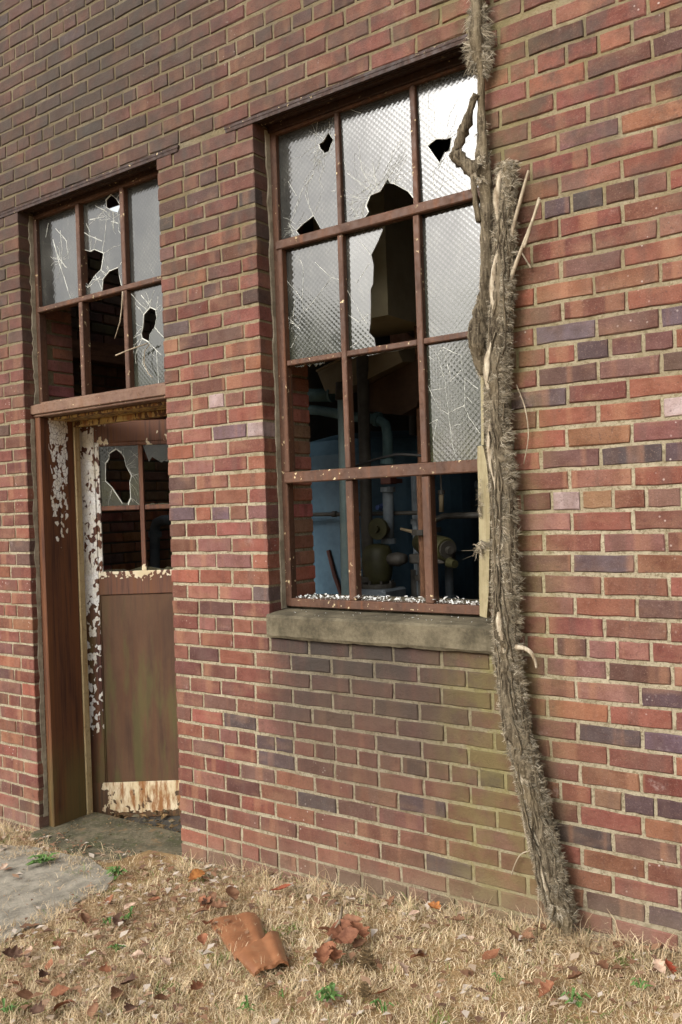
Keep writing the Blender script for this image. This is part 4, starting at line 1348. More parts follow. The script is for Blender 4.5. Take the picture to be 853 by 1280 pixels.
# shaggy rootlets: thousands of curled hairs combed sideways off the stems
hv, hf, hc = [], [], []
def hairs(path, count, lmin, lmax, down=.25, spread=1.0, width=.0012, seed=0, back=.35):
    r = random.Random(seed)
    n = len(path) - 1
    q_left = 0
    for _ in range(count):
        if q_left <= 0:
            q_left = r.randint(3, 16)
            i0 = r.random() * n
            an0 = r.uniform(-math.pi * .5, math.pi * .5) * spread
            dz0 = r.uniform(-1.6, 1.2) - down
            L0 = lmin + (lmax - lmin) * r.random() ** 1.7
            tone = r.uniform(.45, 1.35)
        q_left -= 1
        ii = min(max(i0 + r.uniform(-.35, .35), 0), n - .01); i = int(ii); t = ii - i
        p = [path[i][k] * (1 - t) + path[i + 1][k] * t for k in range(4)]
        an = an0 + r.uniform(-.22, .22)
        side = 1 if an > 0 else -1
        d = Vector((math.sin(an), -math.cos(an), 0))
        st = Vector((p[0], p[1], p[2] + r.uniform(-.004, .004))) + d * p[3] * .95
        L = L0 * r.uniform(.6, 1.25)
        fl = .35 + .65 * abs(math.sin(an))
        tang = Vector((side * .8 + d.x * .2, d.y * .25, dz0 + r.uniform(-.35, .35))).normalized()
        w = width * r.uniform(.6, 1.4)
        c = r.choice(((.235, .185, .12), (.17, .135, .085), (.30, .245, .17), (.40, .34, .25), (.10, .078, .05), (.255, .205, .135)))
        c = tuple(min(.62, q * tone * f) for q, f in zip(c, (.93, .96, 1.0)))
        base = len(hv)
        pos = st - tang * .004
        cur = tang.copy()
        for s in range(4):
            prp = cur.cross(Vector((r.uniform(-.3, .3), -1, r.uniform(-.3, .3)))).normalized() * w * (1 - s * .24)
            hv.append(tuple(pos + prp)); hv.append(tuple(pos - prp))
            hc.append(c); hc.append(c)
            pos = pos + cur * L / 3
            cur = (cur + Vector((r.uniform(-.5, .5), r.uniform(-.2, .5) + back * .4, r.uniform(-.6, .4)))).normalized()
            if pos.y > -.001: pos.y = -.001
        for s in range(3):
            b0 = base + s * 2
            hf.append((b0, b0 + 1, b0 + 3, b0 + 2))
vine = empty('dead_vine', (1.60, -.05, -1.38), 'thick dead vine trunk with shaggy rootlets climbing the brick wall beside the window', 'vine')
# main trunk: (u centre, v, half width in px) measured on a plane just off the wall
trunk_px = [(1.634, -1.313), (1.625, -1.274), (1.606, -1.203), (1.585, -1.103), (1.559, -0.991), (1.535, -0.877), (1.511, -0.775), (1.489, -0.671), (1.479, -0.553), (1.471, -0.461), (1.47, -0.341), (1.472, -0.208), (1.475, -0.048), (1.475, 0.111), (1.468, 0.231), (1.461, 0.351), (1.468, 0.457), (1.478, 0.562), (1.491, 0.692), (1.502, 0.822), (1.512, 0.952), (1.519, 1.055), (1.525, 1.143)]
trunk_w = [.030, .042, .046, .045, .043, .043, .042, .042, .041, .040, .040, .040, .039, .039, .038, .037, .036, .036, .034, .032, .031, .030, .028]
tp = smooth_path([(x + .008, -.034 - w * .45, z, w) for (x, z), w in zip(trunk_px, trunk_w)], 12)
rt = random.Random(4)
def gnarled(path, n, seed, amp=.16, lump=2.0):
    """a stem whose radius swells and furrows along its length"""
    r = random.Random(seed)
    ph = [r.uniform(0, 6.28) for _ in range(9)]
    V, F = [], []
    N = len(path)
    for i, (x, y, z, w) in enumerate(path):
        for k in range(n):
            an = 2 * math.pi * k / n
            f = 1 + amp * (.5 * math.sin(an * 3 + ph[0] + z * 5) + .45 * math.sin(an * 5 + ph[1] - z * 9) + .4 * math.sin(z * 31 * lump + an * 2 + ph[2]) + .35 * math.sin(z * 67 * lump + an * 3 + ph[3])) + r.uniform(-.07, .07)
            e = .35 if i in (0, N - 1) else 1
            V.append((x + math.cos(an) * w * f * e, y + math.sin(an) * w * f * e, z + r.uniform(-.003, .003)))
    for i in range(N - 1):
        for k in range(n):
            F.append((i * n + k, i * n + (k + 1) % n, (i + 1) * n + (k + 1) % n, (i + 1) * n + k))
    F += [tuple(range(n)), tuple((N - 1) * n + k for k in range(n))]
    g = MB(); g.add(V, F)
    return g
gnarled(tp, 22, 5).build('trunk', M['bark'], vine, smooth=True)
# bare pale ridge where the bark has gone
for (a0, a1, r0) in ((16, 40, .010), (52, 66, .008), (104, 128, .010), (150, 178, .011), (186, 206, .015), (210, 236, .013), (240, 262, .012)):
    a1 = min(a1, len(tp) - 1)
    seg = [(q[0] - q[3] * (.50 if q[2] > -.3 else .12) + .006 * math.sin(q[2] * 23), q[1] - q[3] * .80, q[2], r0 * (.25 + .75 * math.sin(math.pi * (i + .5) / (a1 - a0)))) for i, q in enumerate(tp[a0:a1])]
    gnarled(seg, 12, a0, .22, 2.6).build('bare_wood', M['bare'], vine, smooth=True)
# the companion stem on the window side
comp = [(1.487, 2.709), (1.465, 2.35), (1.458, 2.007), (1.444, 1.719), (1.441, 1.64), (1.441, 1.56), (1.444, 1.479), (1.443, 1.398), (1.441, 1.26), (1.441, 1.169), (1.448, 1.124), (1.448, 0.969), (1.441, 0.799), (1.429, 0.718), (1.412, 0.64), (1.411, 0.546), (1.417, 0.464)]
cw = [.012, .016, .019, .020, .026, .028, .012, .012, .015, .024, .022, .021, .021, .024, .036, .032, .014]
cp = smooth_path([(x, -.03, z, w) for (x, z), w in zip(comp, cw)], 10)
gnarled([(q[0], q[1] - q[3] * .4, q[2], q[3]) for q in cp], 16, 9, .2).build('stem', M['bark'], vine, smooth=True)
kn = [(1.406, 0.619), (1.404, 0.566)]
g = MB()
g.tube([(kn[0][0] + .01, -.05, kn[0][1] + .05), (kn[0][0], -.055, kn[0][1]), (kn[1][0], -.055, kn[1][1]), (kn[1][0] + .015, -.05, kn[1][1] - .05)], [.012, .032, .034, .010], 12, jit=.3, seed=12)
g.build('burl', M['bark'], vine, smooth=True)
hairs([(x, -.05, z, .018) for x, z in [(1.443, 1.181), (1.43, 1.153), (1.407, 1.159), (1.446, 1.101)]], 900, .006, .022, seed=31)
lp = smooth_path([(1.431, 1.401), (1.415, 1.371), (1.392, 1.316), (1.372, 1.276), (1.356, 1.245), (1.352, 1.224), (1.369, 1.195), (1.395, 1.17), (1.424, 1.149), (1.442, 1.139)], 3)
g = MB(); g.tube([(q[0], -.05, q[1]) for q in lp], [(.013 + .012 * (i / len(lp))) * rt.uniform(.75, 1.25) for i in range(len(lp))], 12, jit=.28, seed=14)
g.build('branch', M['bark'], vine, smooth=True)
lp = smooth_path([(1.413, 1.133), (1.417, 1.084), (1.421, 1.034), (1.43, 0.973)], 3)
g = MB(); g.tube([(q[0], -.06, q[1]) for q in lp], .010, 8, jit=.2, seed=15)
g.build('branch', M['bark'], vine, smooth=True)
for pts, r0, r1 in (([(1.611, 1.098), (1.577, 1.003), (1.546, 0.909), (1.528, 0.801), (1.503, 0.682)], .0045, .009), ([(1.646, 0.998), (1.616, 0.93), (1.583, 0.863), (1.553, 0.801), (1.526, 0.741)], .004, .008),
                    ([(1.643, 1.004), (1.61, 0.914), (1.586, 0.854)], .003, .005), ([(1.549, 0.875), (1.57, 0.835), (1.591, 0.797)], .002, .0035),
                    ([(1.487, -0.848), (1.493, -0.927), (1.5, -1.046), (1.522, -1.129), (1.543, -1.169), (1.538, -1.382)], .003, .003), ([(1.525, -1.118), (1.485, -1.139), (1.461, -1.179), (1.448, -1.216)], .002, .002),
                    ([(1.526, 0.423), (1.554, 0.342), (1.562, 0.25), (1.542, 0.16)], .002, .002)):
    q = smooth_path(pts, 4)
    g = MB(); g.tube([(x, (-.06 if r1 > .004 else -.02) + .03 * math.sin(i * .3) * 0, z) for i, (x, z) in enumerate(q)], [r0 + (r1 - r0) * i / (len(q) - 1) for i in range(len(q))], 7, jit=.1, seed=3)
    g.build('twig', M['twig'], vine, smooth=True)
q = smooth_path([(1.528, -0.433), (1.556, -0.434), (1.58, -0.447), (1.593, -0.472), (1.597, -0.495)], 4)
g = MB(); g.tube([(x, -.10, z) for x, z in q], [.009 - .005 * (i / len(q)) for i in range(len(q))], 8)
tag(g.build('cut_root', M['bare'], vine, smooth=True))
# torn crown at the foot of the trunk
g = MB()
for i in range(9):
    x = tp[0][0] + rt.uniform(-.025, .03); z = tp[0][2] + rt.uniform(.0, .05)
    y = -.055 + rt.uniform(-.03, .02)
    g.tube([(x + rt.uniform(-.008, .008), y - .003, z - .025), (x, y, z + .015), (x - .012, y + .008, z + .06)], [rt.uniform(.008, .014), rt.uniform(.010, .016), .004], 7, jit=.3, seed=i)
g.build('splinters', M['bark'], vine)

low_ = [q for q in tp if q[2] < 0.5]
hairs(low_[6:], 42000, .008, .032, seed=1, spread=1.02, width=.0010)
hairs([q for q in tp if q[2] >= 0.45], 14000, .007, .030, seed=2, spread=1.02, width=.0010)
hairs(cp[:64], 3600, .015, .05, seed=3, down=.05)
hairs(cp[76:], 3600, .006, .022, seed=4)
hairs(cp[46:62], 900, .01, .06, seed=5, down=.1)
# pale tufts sticking out over the dark lights
tuft = [(1.379, -0.091), (1.375, -0.113), (1.374, -0.135)]
hairs([(x, -.02, z, .004) for x, z in tuft], 110, .02, .06, seed=6, down=.4, width=.0009, spread=-1)
tuft = [(1.384, 0.115), (1.378, 0.034), (1.376, -0.007)]
hairs([(x, -.02, z, .004) for x, z in tuft], 130, .008, .02, seed=7, down=.2, width=.0009, spread=-1)
# stringy roots running down the trunk
sg = MB()
rs_ = random.Random(91)
for q in range(46):
    n0 = rs_.randrange(4, len(tp) - 30); ln = rs_.randrange(14, 55)
    an = rs_.uniform(-1.35, 1.35); pts = []
    for k in range(n0, min(n0 + ln, len(tp) - 1), 3):
        an += rs_.uniform(-.22, .22)
        x, y, z, w = tp[k]
        pts.append((x + math.sin(an) * w * 1.08, min(-.004, y - math.cos(an) * w * 1.08 - .002), z))
    if len(pts) > 3: sg.tube(pts, [rs_.uniform(.0016, .0042) for _ in pts], 5)
tag(sg.build('root_strands', M['bark'], vine, smooth=True), kind='stuff')
me = np_mesh('rootlets', hv, hf, [M['root']], np.array(hc, np.float32))
ob = link(bpy.data.objects.new('rootlets', me), vine)
tag(ob, kind='stuff')

# dead tendrils at the door transom belong to a plant of their own
tv = td.build('dead_tendril', M['twig'], smooth=True)
tag(tv, 'dry pale tendrils dangling through the broken panes above the door', 'tendril')

# pale wooden strip standing on the end of the sill
ws = MB()
pl = [(1.372, 0.231), (1.39, 0.233), (1.395, 0.224), (1.405, 0.169), (1.411, 0.082), (1.411, 0.005), (1.403, -0.131), (1.395, -0.267), (1.385, -0.355), (1.358, -0.35), (1.359, -0.268), (1.363, -0.158), (1.367, -0.048), (1.369, 0.009), (1.37, 0.116), (1.369, 0.171)]
n_ = len(pl)
rw = random.Random(6)
ws.add([(x, -.012 + rw.uniform(-.002, .002), z) for x, z in pl] + [(x, .018, z) for x, z in pl], [tuple(range(n_)), tuple(range(2 * n_ - 1, n_ - 1, -1))] + [(i, (i + 1) % n_, n_ + (i + 1) % n_, n_ + i) for i in range(n_)])
pl2 = [(1.387, 0.471), (1.399, 0.469), (1.39, 0.235), (1.381, 0.236)]
ws.add([(x, .0, z) for x, z in pl2] + [(x, .015, z) for x, z in pl2], [(0, 1, 2, 3), (7, 6, 5, 4), (0, 1, 5, 4), (1, 2, 6, 5), (2, 3, 7, 6), (3, 0, 4, 7)])
tag(ws.build('wooden_strip', M['strip']), 'pale weathered wooden strip standing on the right end of the sill', 'board')
# nail heads in it
pn = [(1.394, -0.081), (1.38, -0.143)]
for i, (x, z) in enumerate(pn): pass

# ------------------------------------------------------------------ grass
def mat_straw():
    m = NT('dry_grass')
    base = m.n('ShaderNodeAttribute', attribute_name='tint').outputs['Color']
    mt = m.done(base, .85, spec=.15)
    return mt
M['straw'] = mat_straw()

STEP = [(x, y) for x, y in out]
def grass(n, xr, yr, seed, lmin, lmax):
    r = np.random.default_rng(seed)
    x = r.uniform(*xr, n); y = r.uniform(*yr, n)
    keep = np.ones(n, bool)
    for i in range(n):
        if x[i] > -.05: continue
        if -1.5 < x[i] and y[i] < -.08 and in_poly(x[i], y[i], path_outline):
            dx = min(abs(x[i] + .16), abs(y[i] + .25))
            dx = min(abs(x[i] + .17), abs(y[i] + .17) * .8); keep[i] = r.random() < (1.0 if dx < .05 else (.55 if dx < .12 else .05))
        elif -1.25 < x[i] < -.1 and y[i] > -.16 and in_poly(x[i], y[i], out):
            keep[i] = r.random() < .05
        elif -1.2 < x[i] < -.10 and -.30 < y[i]:
            keep[i] = r.random() < .35
    x, y = x[keep], y[keep]
    n = len(x)
    # clumps: local direction, height and tone
    cx = np.floor(x * 14 + np.sin(y * 9) * .6).astype(int); cy = np.floor(y * 14 + np.cos(x * 11) * .6).astype(int)
    hsh = (np.sin(cx * 12.9898 + cy * 78.233) * 43758.5453) % 1.0
    hsh2 = (np.sin(cx * 39.425 + cy * 17.137) * 24634.6345) % 1.0
    ang = hsh * 2 * np.pi + r.normal(0, 1.4, n)
    L = r.uniform(lmin, lmax, n) * (.6 + .8 * hsh2)
    lean = np.clip(r.normal(1.28, .42, n), .2, 2.1)
    z0 = -1.5 + .075 * x - .006
    w = r.uniform(.0008, .0019, n)
    pal = np.array([(.57, .44, .27), (.64, .505, .32), (.52, .385, .23), (.71, .58, .40), (.42, .295, .17), (.60, .475, .30), (.37, .31, .15)])
    pi = r.integers(0, len(pal), n)
    col = pal[pi] * (0.88 + .24 * hsh2[:, None]) * r.uniform(.85, 1.15, (n, 1))
    br = np.clip(.5 + .5 * np.sin(x * 3.1 + 2 * np.sin(y * 4.3)) * np.cos(y * 5.2 - x * 1.7) - .25 * np.clip(x, -1, 1.6), 0, 1)[:, None] * .55
    col = col * (1 - br) + np.array((.45, .32, .19)) * br * r.uniform(.8, 1.2, (n, 1))
    green = (r.random(n) < .025) | ((hsh > .965) & (r.random(n) < .5))
    col[green] = np.array((.13, .20, .045))
    dx, dy = np.cos(ang), np.sin(ang)
    px, py = -dy, dx
    V = np.zeros((n, 8, 3)); 
    curl = r.normal(0, .75, n)
    hx_, hy_, hz_ = x.copy(), y.copy(), z0.copy()
    th = lean * .45
    a2 = ang.copy()
    for s in range(4):
        ww = w * (1 - .27 * s)
        V[:, 2 * s, 0] = hx_ + px * ww; V[:, 2 * s, 1] = hy_ + py * ww; V[:, 2 * s, 2] = hz_
        V[:, 2 * s + 1, 0] = hx_ - px * ww; V[:, 2 * s + 1, 1] = hy_ - py * ww; V[:, 2 * s + 1, 2] = hz_
        sl = L / 3
        hx_ = hx_ + np.sin(th) * np.cos(a2) * sl; hy_ = hy_ + np.sin(th) * np.sin(a2) * sl; hz_ = hz_ + np.cos(th) * sl
        th = th + lean * .45; a2 = a2 + curl
        hy_ = np.minimum(hy_, -.002)
    base = np.arange(n)[:, None] * 8
    F = np.concatenate([base + np.array([[0, 1, 3, 2]]), base + np.array([[2, 3, 5, 4]]), base + np.array([[4, 5, 7, 6]])], 0)
    C = np.repeat(col[:, None, :], 8, 1)
    return V.reshape(-1, 3), F, C.reshape(-1, 3)

parts = [grass(175000, (-2.0, 2.7), (-1.45, -.004), 1, .018, .056), grass(9000, (-2.6, 2.6), (-.10, -.004), 2, .04, .10), grass(22000, (-3.8, -1.9), (-1.3, -.004), 5, .02, .06), grass(16000, (2.6, 4.6), (-1.3, -.004), 6, .02, .06), grass(30000, (-3.6, 4.4), (-3.6, -1.2), 3, .035, .085)]
off, Vs, Fs, Cs = 0, [], [], []
for v, f, c in parts:
    Vs.append(v); Fs.append(f + off); Cs.append(c); off += len(v)
me = np_mesh('grass', np.concatenate(Vs), np.concatenate(Fs), [M['straw']], np.concatenate(Cs))
gr_ = bpy.data.objects.new('grass', me); COL.objects.link(gr_)
tag(gr_, kind='stuff')

# ------------------------------------------------------------------ leaves
def mat_leaf():
    m = NT('dead_leaf')
    base = m.n('ShaderNodeObjectInfo').outputs['Color']
    n1 = m.noise(35, 4, .6)
    col = m.mix(m.ss(n1, .35, .7), base, (.5, .42, .38, 1), 'MULTIPLY')
    return m.done(col, .75, m.bump(n1, .3, .004), spec=.25)
M['leaf'] = mat_leaf()
LEAF_SHAPES = []
def leaf_mesh(seed, lobed):
    r = random.Random(seed)
    n = 20
    outl = []
    for i in range(n + 1):
        t = i / n
        w = math.sin(math.pi * t ** .8) * .34
        if lobed: w *= .62 + .55 * abs(math.sin(t * math.pi * 3.2 + .4))
        outl.append((t - .5, max(w, .012)))
    curl = r.uniform(.7, 2.6); roll = r.uniform(-1.6, 1.6)
    V, F = [], []
    for (t, w) in outl:
        for s in (-1, -.5, 0, .5, 1):
            x, y = t, w * s * r.uniform(.85, 1.1)
            z = .14 * curl * (abs(s) ** 1.6) * w * 2 + .16 * roll * t * t * 2 + r.uniform(-.012, .012)
            V.append((x, y, z))
    for i in range(n):
        for s in range(4):
            F.append((i * 5 + s, i * 5 + s + 1, (i + 1) * 5 + s + 1, (i + 1) * 5 + s))
    g = MB(); g.add(V, F)
    g.tube([(-.5, 0, V[2][2]), (-.66, .02, V[2][2] + .03), (-.8, .05, V[2][2] + .02)], [.012, .01, .008], 5)
    me = g.mesh('leaf', M['leaf'], smooth=True, recalc=False)
    return me
LM = [leaf_mesh(i, i % 2 == 0) for i in range(8)]
BROWN, RUST, ORANGE, PALE, DARK = srgb(128, 94, 70), srgb(138, 92, 66), srgb(172, 114, 62), srgb(190, 164, 142), srgb(92, 68, 54)
rl = random.Random(21)
nl = [0]
USED = {}
COLN = {}
MARKS = [((-.35, -.12), 'in front of the doorstep'), ((-.15, -.55), 'beside the edge of the grey path'), ((.02, -.10), 'at the foot of the brick pier'), ((.55, -.55), 'beside the clay tiles'),
         ((.75, -.12), 'against the wall under the window'), ((.30, -.80), 'in the straw below the path corner'), ((.62, -.90), 'near the bottom edge below the tiles'), ((1.05, -.55), 'below the leaf heap'),
         ((1.15, -.12), 'by the wall left of the vine'), ((1.62, -.14), 'at the foot of the vine'), ((1.9, -.15), 'in the straw right of the vine'), ((1.45, -.45), 'in the straw below the vine'),
         ((.22, -.45), 'in the open grass left of the tiles'), ((.15, -1.05), 'in the lower left corner'), ((.95, -.30), 'beside the twig'), ((-.5, -.6), 'on the grey path')]
def leaf(p, size, col, label, group, lift=.02):
    k = nl[0] % 8
    o = bpy.data.objects.new('fallen_leaf', LM[k]); nl[0] += 1
    x, y = p
    y = min(y, -.02)
    o.location = (x, y, GZ(x) + lift + size * .18)
    o.rotation_euler = (rl.uniform(-.5, .5), rl.uniform(-.5, .5), rl.uniform(0, 6.28))
    o.scale = (size, size, size)
    v = rl.uniform(.85, 1.12)
    o.color = (col[0] * v, col[1] * v, col[2] * v, 1)
    COL.objects.link(o)
    if label is None:
        name = 'pale bleached' if col is PALE else 'rust brown' if col is RUST else 'dark brown' if col is DARK else 'dull brown'
        form = 'lobed' if k % 2 == 0 else 'oval'
        sz = 'big' if size > .072 else 'small' if size < .052 else 'middling'
        for mk in sorted(MARKS, key=lambda q: (q[0][0] - x) ** 2 + (q[0][1] - y) ** 2):
            cand = '%s %s %s dead leaf %s' % (sz, name, form, mk[1])
            if cand not in USED: break
        else:
            cand = '%s %s %s dead leaf on the straw' % (sz, name, form)
        USED[cand] = 1
        label = cand
    return tag(o, label, 'leaf', group)

g1 = 'brown dead leaves scattered on the grass'
for p in [(0.337, -0.342), (0.123, -0.411), (0.004, -0.653), (0.118, -0.586), (-0.049, -0.657), (0.076, -0.83), (0.402, -0.883), (0.566, -0.971), (0.552, -0.911), (0.296, -1.11), (0.424, -1.15), (0.578, -1.065), (0.317, -0.607), (0.556, -0.586), (-0.052, -0.484), (0.2, -1.075), (0.236, -1.002), (0.188, -0.937), (0.004, -0.958), (0.385, -1.042), (0.679, -1.005), (0.723, -0.935), (0.775, -0.834), (0.471, -1.091)]:
    leaf(p, rl.uniform(.045, .075), rl.choice((BROWN, RUST, BROWN, DARK)), None, g1)
for p in [(0.991, -0.057), (1.501, -0.292), (1.774, -0.314), (1.505, -0.138), (1.543, -0.127), (1.564, -0.062), (1.285, -0.111), (1.289, -0.387), (1.078, -0.393), (1.315, -0.614), (1.732, -0.419), (1.822, -0.063), (1.814, -0.205)]:
    leaf(p, rl.uniform(.04, .07), rl.choice((BROWN, RUST, BROWN)), None, 'brown dead leaves below the window')
g3 = 'pale bleached leaves on the grass'
for p in [(0.075, -0.491), (0.039, -0.911), (0.415, -0.758), (0.548, -0.759), (0.198, -0.279), (-0.861, -0.422)]:
    leaf(p, rl.uniform(.045, .06), PALE, None, g3)
for p in [(1.38, -0.205), (1.282, -0.461), (1.122, -0.119), (1.97, -0.155)]:
    leaf(p, rl.uniform(.04, .055), PALE, None, g3)
leaf([(0.099, -0.162)][0], .085, ORANGE, 'large orange leaf lying by the foot of the brick pier', None)
leaf([(1.159, -0.049)][0], .06, ORANGE, 'bright orange leaf standing against the wall base under the window', None)
leaf([(0.535, -0.14)][0], .085, srgb(150, 84, 60), 'reddish brown leaf between the clay tile and the wall', None)
leaf([(1.99, -0.147)][0], .055, srgb(140, 66, 44), 'dark red leaf at the lower right beside the wall', None)
g4 = 'big brown leaves heaped beside a twig'
for p in [(0.962, -0.391), (1.007, -0.405), (0.984, -0.304), (1.042, -0.356), (1.036, -0.504), (1.072, -0.525), (1.036, -0.408), (1.045, -0.545), (0.977, -0.35)]:
    leaf(p, rl.uniform(.075, .10), rl.choice((srgb(124, 82, 60), srgb(138, 98, 74), RUST)), None, g4, lift=.035)
g5 = 'curled leaves along the upper edge of the clay tile'
for p in [(0.324, -0.344), (0.342, -0.315), (0.416, -0.357), (0.376, -0.414), (0.476, -0.487), (0.386, -0.254)]:
    leaf(p, rl.uniform(.06, .085), rl.choice((BROWN, RUST)), None, g5)
# small litter nobody could count
lv_, lf_, lc_ = [], [], []
r = random.Random(77)
for i in range(6500):
    x, y = r.uniform(-2.2, 2.6), -.01 - 1.6 * r.random() ** 1.2
    if r.random() < .55 and (x > .9 or (math.sin(x * 5 + 1) + math.sin(y * 7 + x * 3)) < -.2): continue
    if in_poly(x, y, path_outline) and r.random() < .85: continue
    s = r.choice((r.uniform(.005, .014), r.uniform(.008, .026))); z = GZ(x) + r.uniform(.004, .034)
    a = r.uniform(0, 6.28)
    b0 = len(lv_)
    for (px, py, pz) in ((-1, 0, 0), (0, -.55, .3), (1, 0, r.uniform(-.3, .5)), (0, .55, .3)):
        lv_.append((x + (px * math.cos(a) - py * math.sin(a)) * s, min(-.003, y + (px * math.sin(a) + py * math.cos(a)) * s), z + pz * s))
        lc_.append(None)
    c = r.choice(((.20, .105, .06), (.26, .145, .085), (.15, .085, .055), (.32, .20, .125), (.40, .30, .21), (.50, .42, .34)))
    lc_[-4:] = [c] * 4
    lf_.append((b0, b0 + 1, b0 + 2, b0 + 3))
me = np_mesh('leaf_litter', lv_, lf_, [M['straw']], np.array(lc_, np.float32))
o = bpy.data.objects.new('leaf_litter', me); COL.objects.link(o); tag(o, kind='stuff')
# the twig in the leaf heap
tw = [(1.032, -0.573), (1.004, -0.479), (0.987, -0.413), (0.951, -0.327), (0.899, -0.241)]
g = MB(); g.tube([(x, y, GZ(x) + .045 + .02 * i / 4) for i, (x, y) in enumerate(tw)], [.008, .009, .007, .006, .004], 7, jit=.2)
tag(g.build('twig', M['twig'], smooth=True), 'dry broken twig lying across the heap of brown leaves', 'twig')

# pine cones
for (p, lab) in (([(1.162, -0.484)][0], 'dark open pine cone right of the leaf heap'), ([(1.266, -0.642)][0], 'small dark pine cone low in the grass by the bottom edge')):
    g = MB()
    c = Vector((p[0], p[1], GZ(p[0]) + .035))
    sc_ = .026 if 'open' in lab else .018
    for ring in range(5):
        for q in range(7):
            an = q * 2 * math.pi / 7 + ring * .45
            rr_ = sc_ * (1.0, 1.15, 1.0, .75, .45)[ring]
            h = (ring - 1.6) * sc_ * .5
            d = Vector((math.cos(an), math.sin(an), .25))
            e = Vector((-math.sin(an), math.cos(an), 0)) * sc_ * .28
            a0 = c + Vector((0, 0, h))
            g.add([a0 + e * .5, a0 - e * .5, a0 + d * rr_ - e, a0 + d * rr_ + Vector((0, 0, sc_ * .12)), a0 + d * rr_ + e], [(0, 1, 2, 3), (0, 3, 4)])
    tag(g.build('pine_cone', M['leaf_d'], recalc=False), lab, 'pine cone')

# ------------------------------------------------------------------ broken clay tiles
def mat_clay():
    m = NT('glazed_clay')
    n1 = m.noise(14, 5, .6)
    col = m.mix(m.ss(n1, .35, .7), srgb(128, 84, 56), srgb(150, 102, 70))
    col = m.mix(m.math('MULTIPLY', m.ss(m.noise(60, 3, .6), .56, .7), .5), col, srgb(150, 116, 86))
    return m.done(col, .34, m.bump(n1, .12, .004), spec=.5)
M['clay'] = mat_clay()
def tile(px, rise, lab, base_z, tilt):
    """px: four corners on the ground (near-left, near-right, far-right, far-left); an S shaped profile runs across"""
    A, B, C_, D_ = [Vector((p[0], p[1], 0)) for p in px]
    g = MB()
    nu, nv = 22, 6
    rj = random.Random(len(lab))
    rows = []
    for side in (0, 1):
        for j in range(nv + 1):
            t = j / nv
            for i in range(nu + 1):
                s = i / nu
                e = 0
                if j in (0, nv): e = rj.uniform(-.02, .02)
                tt = t + e
                p = A * (1 - s) * (1 - tt) + B * s * (1 - tt) + C_ * s * tt + D_ * (1 - s) * tt
                h = rise * (math.sin(min(1, s / .22) * math.pi * .5) - .30 * (.5 - .5 * math.cos(max(0, min(1, (s - .3) / .4)) * math.pi)) + .75 * math.sin(max(0, min(1, (s - .60) / .32)) * math.pi)
                            - .9 * max(0, (s - .90) / .10) ** 2)
                rows.append((p.x, p.y, GZ(p.x) + base_z + h + tilt * t - side * .011))
    W_ = nu + 1
    F = []
    for j in range(nv):
        for i in range(nu):
            F.append((j * W_ + i, j * W_ + i + 1, (j + 1) * W_ + i + 1, (j + 1) * W_ + i))
    o2 = (nv + 1) * W_
    F += [tuple(q + o2 for q in reversed(f)) for f in list(F)]
    for i in range(nu):
        F.append((i, i + 1, o2 + i + 1, o2 + i)); k0 = nv * W_
        F.append((k0 + i, k0 + i + 1, o2 + k0 + i + 1, o2 + k0 + i))
    for j in range(nv):
        F.append((j * W_, (j + 1) * W_, o2 + (j + 1) * W_, o2 + j * W_))
        F.append((j * W_ + nu, (j + 1) * W_ + nu, o2 + (j + 1) * W_ + nu, o2 + j * W_ + nu))
    g.add(rows, F)
    o = g.build('clay_tile', M['clay'], smooth=True)
    md = o.modifiers.new('edge', 'EDGE_SPLIT'); md.split_angle = math.radians(50)
    return tag(o, lab, 'tile')
tile([(0.881, -0.691), (0.936, -0.587), (0.765, -0.431), (0.746, -0.621)], .013, 'brown glazed clay tile piece lying nearest on the grass', .028, .004)
tile([(0.741, -0.623), (0.772, -0.5), (0.612, -0.353), (0.543, -0.5)], .011, 'brown clay tile piece between the two others', .020, .004)
tile([(0.527, -0.496), (0.616, -0.357), (0.565, -0.32), (0.441, -0.435)], .008, 'brown clay tile piece half buried under straw', .014, .004)

# ------------------------------------------------------------------ green weeds
M['weed'] = mat_simple('weed_green', srgb(70, 100, 46), srgb(98, 128, 66), 30, .6, .2, spec=.3)
def weed(p, s, n, lab, seed):
    r = random.Random(seed)
    g = MB()
    for i in range(n):
        an = r.uniform(0, 6.28); L = s * r.uniform(.5, 1.1); w = L * r.uniform(.3, .45)
        base = Vector((r.uniform(-s, s) * .4, r.uniform(-s, s) * .4, 0))
        d = Vector((math.cos(an), math.sin(an), 0)); e = Vector((-d.y, d.x, 0))
        up = r.uniform(.02, .045)
        P0 = base + Vector((0, 0, .01)); P1 = base + d * L * .5 + Vector((0, 0, up)); P2 = base + d * L + Vector((0, 0, up * .8))
        g.add([P0, P1 + e * w * .5, P2 + e * w * .22, P2 + d * L * .1, P2 - e * w * .22, P1 - e * w * .5, P1 - Vector((0, 0, .004))], [(0, 1, 6), (1, 2, 3, 6), (6, 3, 4, 5), (0, 6, 5)])
    o = g.build('weed', M['weed'], recalc=False, loc=(p[0], min(p[1], -.03), GZ(p[0]) + .012))
    return tag(o, lab, 'weed', 'small green weeds in the dry grass')
W_ = [(0.141, -0.558), (0.324, -0.768), (0.102, -0.629), (-0.274, -0.267), (1.047, -0.757), (1.168, -0.72), (1.184, -0.693), (1.006, -0.854), (0.324, -1.186), (-0.761, -0.281)]
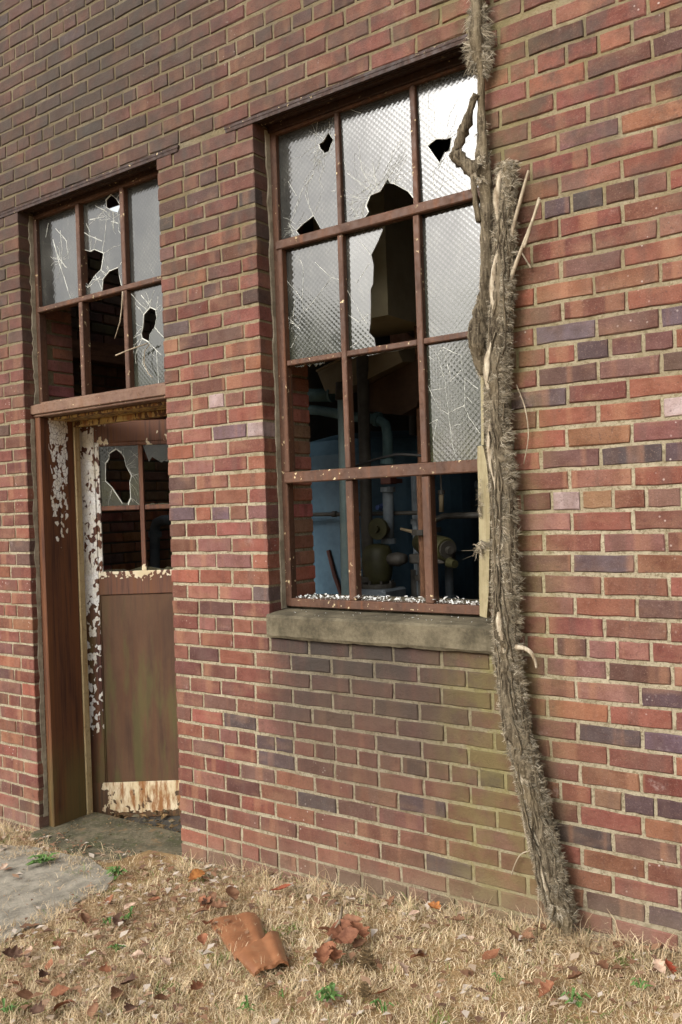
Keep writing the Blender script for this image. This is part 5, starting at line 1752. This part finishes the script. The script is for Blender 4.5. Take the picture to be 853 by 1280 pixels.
labs = ['green weed in the straw left of the clay tiles', 'small round green weed below the pale leaves', 'tiny green weed beside the path corner', 'bright green grass tuft in front of the doorstep', 'green weed below the clay tiles',
        'green weed cluster low in the middle of the grass', 'leafy green weed low under the leaf heap', 'green weed near the bottom edge below the tiles', 'green weed in the lower left corner', 'green tuft beside the left door jamb']
for i, p in enumerate(W_): weed(p, (.035, .03, .03, .05, .022, .035, .04, .03, .03, .06)[i], (9, 8, 7, 22, 6, 10, 12, 9, 8, 26)[i], labs[i], i)
for i, p in enumerate([(1.585, -0.426), (1.945, -0.284), (1.817, -0.426), (1.367, -0.696)]):
    weed(p, (.022, .032, .04, .03)[i], (5, 8, 14, 8)[i], ('single green weed in the straw under the window', 'green weed in the straw right of the vine', 'green grassy weed below the vine foot', 'green weed right of the leaf heap by the bottom edge')[i], 40 + i)

# ------------------------------------------------------------------ trees across the yard, seen only as reflections in the glass
tm = MB()
rt = random.Random(9)
tv_, tf_ = [], []
M['foliage'] = mat_simple('far_foliage', (.045, .058, .022, 1), (.10, .105, .04, 1), .8, .9, .1, 5, spec=.1)
for i in range(22):
    x = -62 + i * 5.2 + rt.uniform(-1.5, 1.5); y = -36 + rt.uniform(-5, 5)
    hgt = rt.uniform(10.0, 16.0)
    tm.tube([(x, y, GZ(x) - .2), (x + rt.uniform(-.3, .3), y, GZ(x) + hgt * .5), (x + rt.uniform(-.5, .5), y, GZ(x) + hgt * .85)], [.28, .18, .06], 7)
    for q in range(620):
        an, cz = rt.uniform(0, 6.28), rt.uniform(-1, 1)
        rr = (rt.random() ** .4) * math.sqrt(max(0, 1 - cz * cz)) * (2.6 + .12 * hgt)
        c = Vector((x + math.cos(an) * rr, y + math.sin(an) * rr, GZ(x) + hgt * (.56 + .44 * cz)))
        d1 = Vector((rt.uniform(-1, 1), rt.uniform(-1, 1), rt.uniform(-1, 1))).normalized() * rt.uniform(.25, .5)
        d2 = d1.cross(Vector((rt.uniform(-1, 1), rt.uniform(-1, 1), rt.uniform(-1, 1)))).normalized() * rt.uniform(.2, .45)
        tm.add([c - d1, c + d2, c + d1, c - d2], [(0, 1, 2, 3)])
tag(tm.build('treeline', M['foliage'], recalc=False), kind='stuff')
